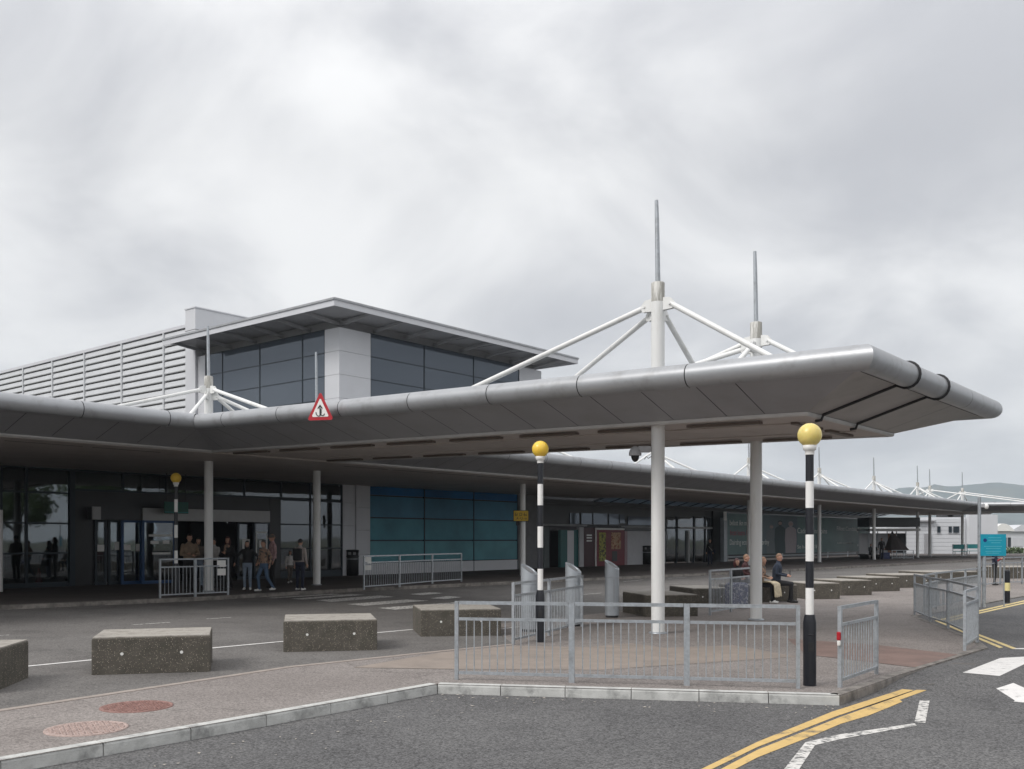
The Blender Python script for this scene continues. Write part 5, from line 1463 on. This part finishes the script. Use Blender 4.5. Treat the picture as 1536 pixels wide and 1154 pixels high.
def flush_people():
    tmp = []
    for P in PEOPLE:
        m = MB()
        for mb, *_ in P['prims']: m.add(mb.v, mb.f, 0, True)
        me = m.mesh('tmp_body', M_INK); o = bpy.data.objects.new('tmp_body', me); COL.objects.link(o)
        r = o.modifiers.new('r', 'REMESH'); r.mode = 'VOXEL'; r.voxel_size = .0105
        sm = o.modifiers.new('s', 'SMOOTH'); sm.factor = .5; sm.iterations = 3
        tmp.append(o)
    bpy.context.view_layer.update()
    dg = bpy.context.evaluated_depsgraph_get()
    for P, o in zip(PEOPLE, tmp):
        me = bpy.data.meshes.new_from_object(o.evaluated_get(dg))
        nf_ = len(me.polygons); ctr = np.empty(nf_ * 3); me.polygons.foreach_get('center', ctr); ctr = ctr.reshape(-1, 3)
        regs = ['skin', 'top', 'bottom', 'shoe', 'sleeve']; best = np.full(nf_, 9.0); idx = np.zeros(nf_, int)
        for mb, reg, a, b_, r in P['prims']:
            a, b_ = np.array(a), np.array(b_); d = b_ - a; L2 = max(1e-9, d.dot(d))
            tq = np.clip((ctr - a) @ d / L2, 0, 1); ds = np.linalg.norm(ctr - (a + tq[:, None] * d), axis=1) - r
            w_ = ds < best; best[w_] = ds[w_]; idx[w_] = regs.index(reg)
        M = P['mats']; sk, top, bot, shoe, hairm = M[:5]; slv = M[5] if len(M) > 5 else top
        me.materials.clear()
        for q in (sk, top, bot, shoe, slv): me.materials.append(q)
        me.polygons.foreach_set('material_index', idx); me.polygons.foreach_set('use_smooth', [True] * nf_)
        t = thing('person', P['label'], 'person', (P['p'].x, P['p'].y, P['z']), P['yaw'], P['group'])
        t.scale = (P['s'],) * 3
        body = bpy.data.objects.new('body', me); COL.objects.link(body); body.parent = t
        hd_, hz, rot = P['hd'], P['hz'], P['rot'].to_4x4()
        h = MB()
        if P['hair'] != 'none':
            # skull cap of hair: upper back part of a shell just outside the head
            n = 18; rows_ = 9; base = len(h.v); vs = []; c0 = hd_(0, -.004, hz + .026)
            for i in range(rows_ + 1):
                th = R(105) * i / rows_
                for k in range(n):
                    a = 2 * math.pi * k / n; q = Vector((.083 * math.sin(th) * math.cos(a), .101 * math.sin(th) * math.sin(a), .113 * math.cos(th)))
                    if q.y < -.02 and q.z < .055: q.z = .055 + (q.z - .055) * .12; q.y *= .90
                    q = rot.to_3x3() @ q; vs.append((c0[0] + q.x, c0[1] + q.y, c0[2] + q.z))
            h.add(vs, [(i * n + k, (i + 1) * n + k, (i + 1) * n + (k + 1) % n, i * n + (k + 1) % n) for i in range(rows_) for k in range(n)], 0, True)
            if P['hair'] == 'long':
                h.ell(hd_(0, .055, hz - .06), (.085, .055, .16), 14, rot)
                for sx in (-1, 1): h.ell(hd_(sx * .07, -.005, hz - .07), (.03, .045, .13), 10, rot)
            elif P['hair'] == 'bun': h.ell(hd_(0, .09, hz + .07), (.045, .045, .045), 10)
            h.build('hair', hairm, t, world=False)
        f = MB()
        for sx in (-1, 1): f.ell(hd_(sx * .031, -.088, hz + .022), (.012, .008, .007), 8)
        f.ell(hd_(0, -.092, hz - .055), (.022, .006, .006), 8)
        f.build('eyes_and_mouth', M_FACE, t, world=False)
        hz_, ty = P['hipz'], P['ty']
        for ex in P['extras']:
            if ex[0] == 'backpack':
                q = MB().cbox((0, ty(.3) + .19, hz_ + .30), (.30, .15, .42), 0, .05); q.build('backpack', ex[1], t, world=False)
            elif ex[0] == 'jacket':
                b_ = P['bulk']; rr = [((0, ty(z_), hz_ + z_), x_ * b_, y_ * b_) for z_, x_, y_ in ((-.12, .205, .15), (0, .195, .145), (.18, .18, .135), (.34, .195, .145), (.44, .20, .13))]
                loft(rr).build('jacket', ex[1], t, world=False)
            elif ex[0] == 'scarf': MB().ell((0, ty(.5) - .06, hz_ + .50), (.11, .09, .07), 12).ell((-.05, ty(.4) - .12, hz_ + .36), (.05, .03, .14), 10).build('scarf', ex[1], t, world=False)
            elif ex[0] == 'strap': MB().tube([(-.17, ty(.5) - .02, hz_ + .49), (-.02, ty(.3) - .145, hz_ + .3), (.2, ty(.1) - .08, hz_ + .05)], .014, 6).build('bag_strap', ex[1], t, world=False)
            elif ex[0] == 'bag': MB().cbox(ex[2], (.12, .30, .28), .2, .03).build('bag', ex[1], t, world=False)
            elif ex[0] == 'cap':
                c_ = hd_(0, -.01, hz + .05); MB().ell((c_[0], c_[1], c_[2]), (.088, .105, .082), 14).ell(hd_(0, -.12, hz + .06), (.065, .06, .012), 10).build('cap', ex[1], t, world=False)
            elif ex[0] == 'coat_lap':
                m = MB(); rnd = random.Random(4); n = 12
                vs = []
                for i in range(9):
                    for k in range(n):
                        x = -.24 + .48 * k / (n - 1); s_ = i / 8
                        y = -.10 - .46 * min(1, s_ * 1.6); zq = hz_ + .07 - max(0, s_ - .55) * 1.0 + .018 * math.sin(k * 1.9 + i)
                        vs.append((x * (1 + .06 * math.sin(i)), y - max(0, s_ - .55) * .1 * (1 + .5 * math.sin(k * 1.3)), zq))
                m.add(vs, [(i * n + k, i * n + k + 1, (i + 1) * n + k + 1, (i + 1) * n + k) for i in range(8) for k in range(n - 1)], 0, True)
                nv = len(m.v); m.v += [(x, y + .012, zq - .02) for x, y, zq in m.v]; m.f += [tuple(q + nv for q in reversed(f_)) for f_ in m.f]; m.m += m.m[:]; m.sm += m.sm[:]
                m.build('coat_on_lap', ex[1], t, world=False)
            elif ex[0] == 'phone': MB().cbox(ex[2], (.07, .012, .14), .3, .004).build('phone', M_INK, t, world=False)
    for o in tmp:
        me = o.data; bpy.data.objects.remove(o); bpy.data.meshes.remove(me)
M_FACE = plain('face_dark', (0.10, 0.04, 0.035), .6)
SK = mat('skin', (0.42, 0.24, 0.17), .55, var=.08, scale=9); SK2 = mat('skin_ruddy', (0.48, 0.26, 0.19), .55, var=.08, scale=9)
def cloth(n, c, var=.18, scale=9): return mat(n, c, .85, var=var, scale=scale, bump=.25, bscale=30)
BLK, NVY, JEAN, LJEAN = cloth('black_cloth', (.016, .016, .018)), cloth('navy_cloth', (.014, .018, .038)), cloth('blue_denim', (.075, .125, .20)), cloth('pale_denim', (.22, .27, .34))
TAN, GREYC, WHT, CRM = cloth('tan_cloth', (.20, .145, .10)), cloth('grey_brown_cloth', (.11, .09, .075)), cloth('white_cloth', (.50, .48, .46)), cloth('cream_cloth', (.55, .47, .33), .3, 14)
PAT = mat('patterned_shirt', (.34, .22, .16), .85, var=.2, scale=8, dirt=(.07, .07, .06), dscale=14, dlo=.5, dhi=.56)
PINK, REDC, TOPG = cloth('pink_check_cloth', (.38, .24, .24), .4, 22), cloth('red_cloth', (.28, .02, .03)), cloth('pale_grey_top', (.36, .31, .29))
SHW, SHB = plain('white_shoe', (.70, .69, .67), .5), plain('black_shoe', (.014, .013, .013), .45)
HB, HR, HG, HBL = plain('dark_hair', (.018, .012, .010), .5), plain('red_brown_hair', (.06, .012, .012), .5), plain('sandy_hair', (.22, .13, .08), .6), plain('black_hair', (.008, .007, .007), .45)
DENJ = cloth('dark_denim_jacket', (.028, .038, .06), .35, 12)
crossed = {'L': [(-.27, -.06, 1.13), (.02, -.20, 1.10)], 'R': [(.27, -.06, 1.13), (-.02, -.21, 1.15)]}
hands_up = {'L': [(-.25, -.08, 1.12), (-.06, -.24, 1.22)], 'R': [(.25, -.08, 1.12), (.04, -.25, 1.20)]}
walk = {'L': [(-.10, -.17, .52), (-.13, -.10, .10)], 'R': [(.09, .05, .50), (.12, .30, .13)]}
person('man in a tan jacket with arms folded, left of the shaded column', gp(284, 887, GZ), GZ, R(35), 1.84, (SK, TAN, BLK, SHB, HB), arms=crossed, bulk=1.12)
person('person in grey-brown standing just behind the man in tan', gp(298, 882, GZ), GZ, R(10), 1.72, (SK, GREYC, LJEAN, SHB, HB), female=True, hair='long')
person('person in a pale top half hidden behind the shaded column', gp(321, 882, GZ), GZ, R(-20), 1.70, (SK, WHT, BLK, SHB, HB), arms=crossed)
person('woman in black with a patterned scarf and red-brown hair at the doors', gp(342, 884, GZ), GZ, R(-10), 1.76, (SK, BLK, BLK, SHB, HR, BLK), female=True, hair='long', arms=hands_up, extras=[('scarf', PAT)])
person('woman in a black jacket and pale jeans facing the road', gp(371, 885, GZ), GZ, R(8), 1.62, (SK, BLK, LJEAN, SHW, HB), female=True, hair='long', arms={'L': [(-.36, .0, 1.20), (-.42, -.06, .98)], 'R': [(.36, .0, 1.20), (.42, -.06, 1.0)]}, extras=[('bag', BLK, (-.36, -.02, .72))])
person('man in a patterned shirt and blue jeans walking left', gp(396, 887.5, GZ), GZ, R(-38), 1.64, (SK, PAT, JEAN, SHW, HB), legs=walk, arms={'L': [(-.30, .06, 1.16), (-.22, -.10, .98)], 'R': [(.27, .10, 1.16), (.26, .04, .92)]})
person('man in a pink checked shirt and pale cap behind the walking man', gp(409, 883, GZ), GZ, R(-60), 1.84, (SK2, PINK, BLK, SHB, HG), extras=[('cap', GREYC)], hair='short')
person('small child in a white top by the lobby glazing', gp(435, 875, GZ), GZ, R(30), 1.24, (SK, WHT, GREYC, SHW, HB), female=True, hair='long', legs=walk)
person('woman with a dark backpack seen from behind, navy trousers and white shoes', gp(450, 885.5, GZ), GZ, R(165), 1.68, (SK, TOPG, NVY, SHW, HBL), female=True, hair='short', extras=[('backpack', BLK)])
person('dark-dressed person with a pale bag strap outside the glazed shop', gp(1065, 848.5, GZ), GZ, R(-25), 1.66, (SK, BLK, NVY, SHB, HG), female=True, hair='short', extras=[('strap', WHT), ('bag', NVY, (.30, .0, .95))])
sit_arms = {'L': [(-.24, -.05, .84), (-.10, -.30, .78)], 'R': [(.24, -.05, .84), (.06, -.32, .80)]}
person('seated man in a dark denim jacket and black trousers, looking right', gp(1171, 905.0) + V2(-.02, .45), 0, R(68), 1.80, (SK2, DENJ, BLK, SHB, HG), 'sit', arms=sit_arms, bulk=1.12, lean=.12, extras=[('phone', M_INK, (.0, -.40, .86))], group='people seated on the block', headturn=R(-25))
person('seated woman with a cream coat on her lap, half hidden by the rear column', gp(1144, 905.5) + V2(0, .35), 0, R(52), 1.68, (SK, PAT, BLK, SHW, HG), 'sit', female=True, hair='long', arms=sit_arms, lean=.15, extras=[('coat_lap', CRM)], group='people seated on the block')
person('seated woman in black with long red-brown hair behind the guardrail', gp(1108, 905) + V2(0, .3), 0, R(25), 1.62, (SK, BLK, BLK, SHB, HR), 'sit', female=True, hair='long', arms=sit_arms, group='people seated on the block')
person('seated person in dark red leaning in behind the woman in black', gp(1119, 900.5) + V2(.05, .5), 0, R(60), 1.74, (SK2, cloth('dark_red_cloth', (.05, .015, .016)), BLK, SHB, HG), 'sit', arms=sit_arms, lean=.1, group='people seated on the block')
person('dark figure standing beside the far shelter column', V2((1322.5 - CX) * 81 / F, 81), GZ, R(-30), 1.78, (SK, BLK, BLK, SHB, HBL), group='people by the far shelter')
person('dark figure seated at the left end of the far shelter', V2((1306 - CX) * 82 / F, 82), GZ - .1, R(20), 1.7, (SK, BLK, BLK, SHB, HBL), 'sit', arms=sit_arms, group='people by the far shelter')
person('second dark figure seated behind the first at the far shelter', V2((1312 - CX) * 84 / F, 84), GZ - .1, R(-40), 1.7, (SK, BLK, NVY, SHB, HB), 'sit', arms=sit_arms, group='people by the far shelter')
person('person in navy and red behind the turquoise notice', V2((1492 - CX) * 40 / F, 40), 0, R(60), 1.55, (SK, NVY, BLK, SHB, HR, REDC), female=True, hair='long', group='people by the far shelter', arms=hands_up)
sbn = thing('low_bench', 'dark low bench under the far shelter', 'bench', ((1308 - CX) * 83 / F, 83, GZ))
MB().cbox(((1308 - CX) * 83 / F, 83.2, GZ + .34), (1.5, 2.4, .08), 0, .01).build('seat', M_DARK, sbn)
for s in (-.6, .6): MB().box(((1308 - CX) * 83 / F + s, 83.2, GZ + .15), (.08, 2.0, .3)).build('leg', M_DARK, sbn)
# patterned bag behind the guardrail
q = gp(1107, 912)
pb_ = thing('patterned_bag', 'large blue and white patterned bag standing behind the guardrail', 'bag', (q.x, q.y + .15, 0))
M_PATB = mat('blue_white_pattern', (.045, .05, .16), .7, var=.5, scale=9, dirt=(.48, .48, .56), dscale=13, dlo=.52, dhi=.56)
MB().cbox((q.x, q.y + .15, .36), (.60, .30, .66), R(12), .07).build('bag_body', M_PATB, pb_)
MB().tube([(q.x - .14, q.y + .15, .68), (q.x - .12, q.y + .15, .80), (q.x + .12, q.y + .2, .80), (q.x + .14, q.y + .2, .68)], .014, 6).build('handle', M_INK, pb_)
flush_people()
flush_text()
# ------------------------------------------------------------------ haze over the whole place
hz = MB().box((0, 1700, 149), (8600, 6000, 302))
hz.v = [(x, y, z) for x, y, z in hz.v]
hazem = bpy.data.materials.new('haze'); hazem.use_nodes = True
nt = hazem.node_tree; nt.nodes.clear()
ho = nt.nodes.new('ShaderNodeOutputMaterial'); pv = nt.nodes.new('ShaderNodeVolumePrincipled')
pv.inputs['Color'].default_value = (0.82, 0.91, 1.0, 1); pv.inputs['Density'].default_value = 0.0002; pv.inputs['Anisotropy'].default_value = 0.0
nt.links.new(pv.outputs[0], ho.inputs['Volume'])
o = hz.build('haze', hazem); o['kind'] = 'stuff'; o['label'] = 'thin pale haze over the whole place'; o['category'] = 'haze'
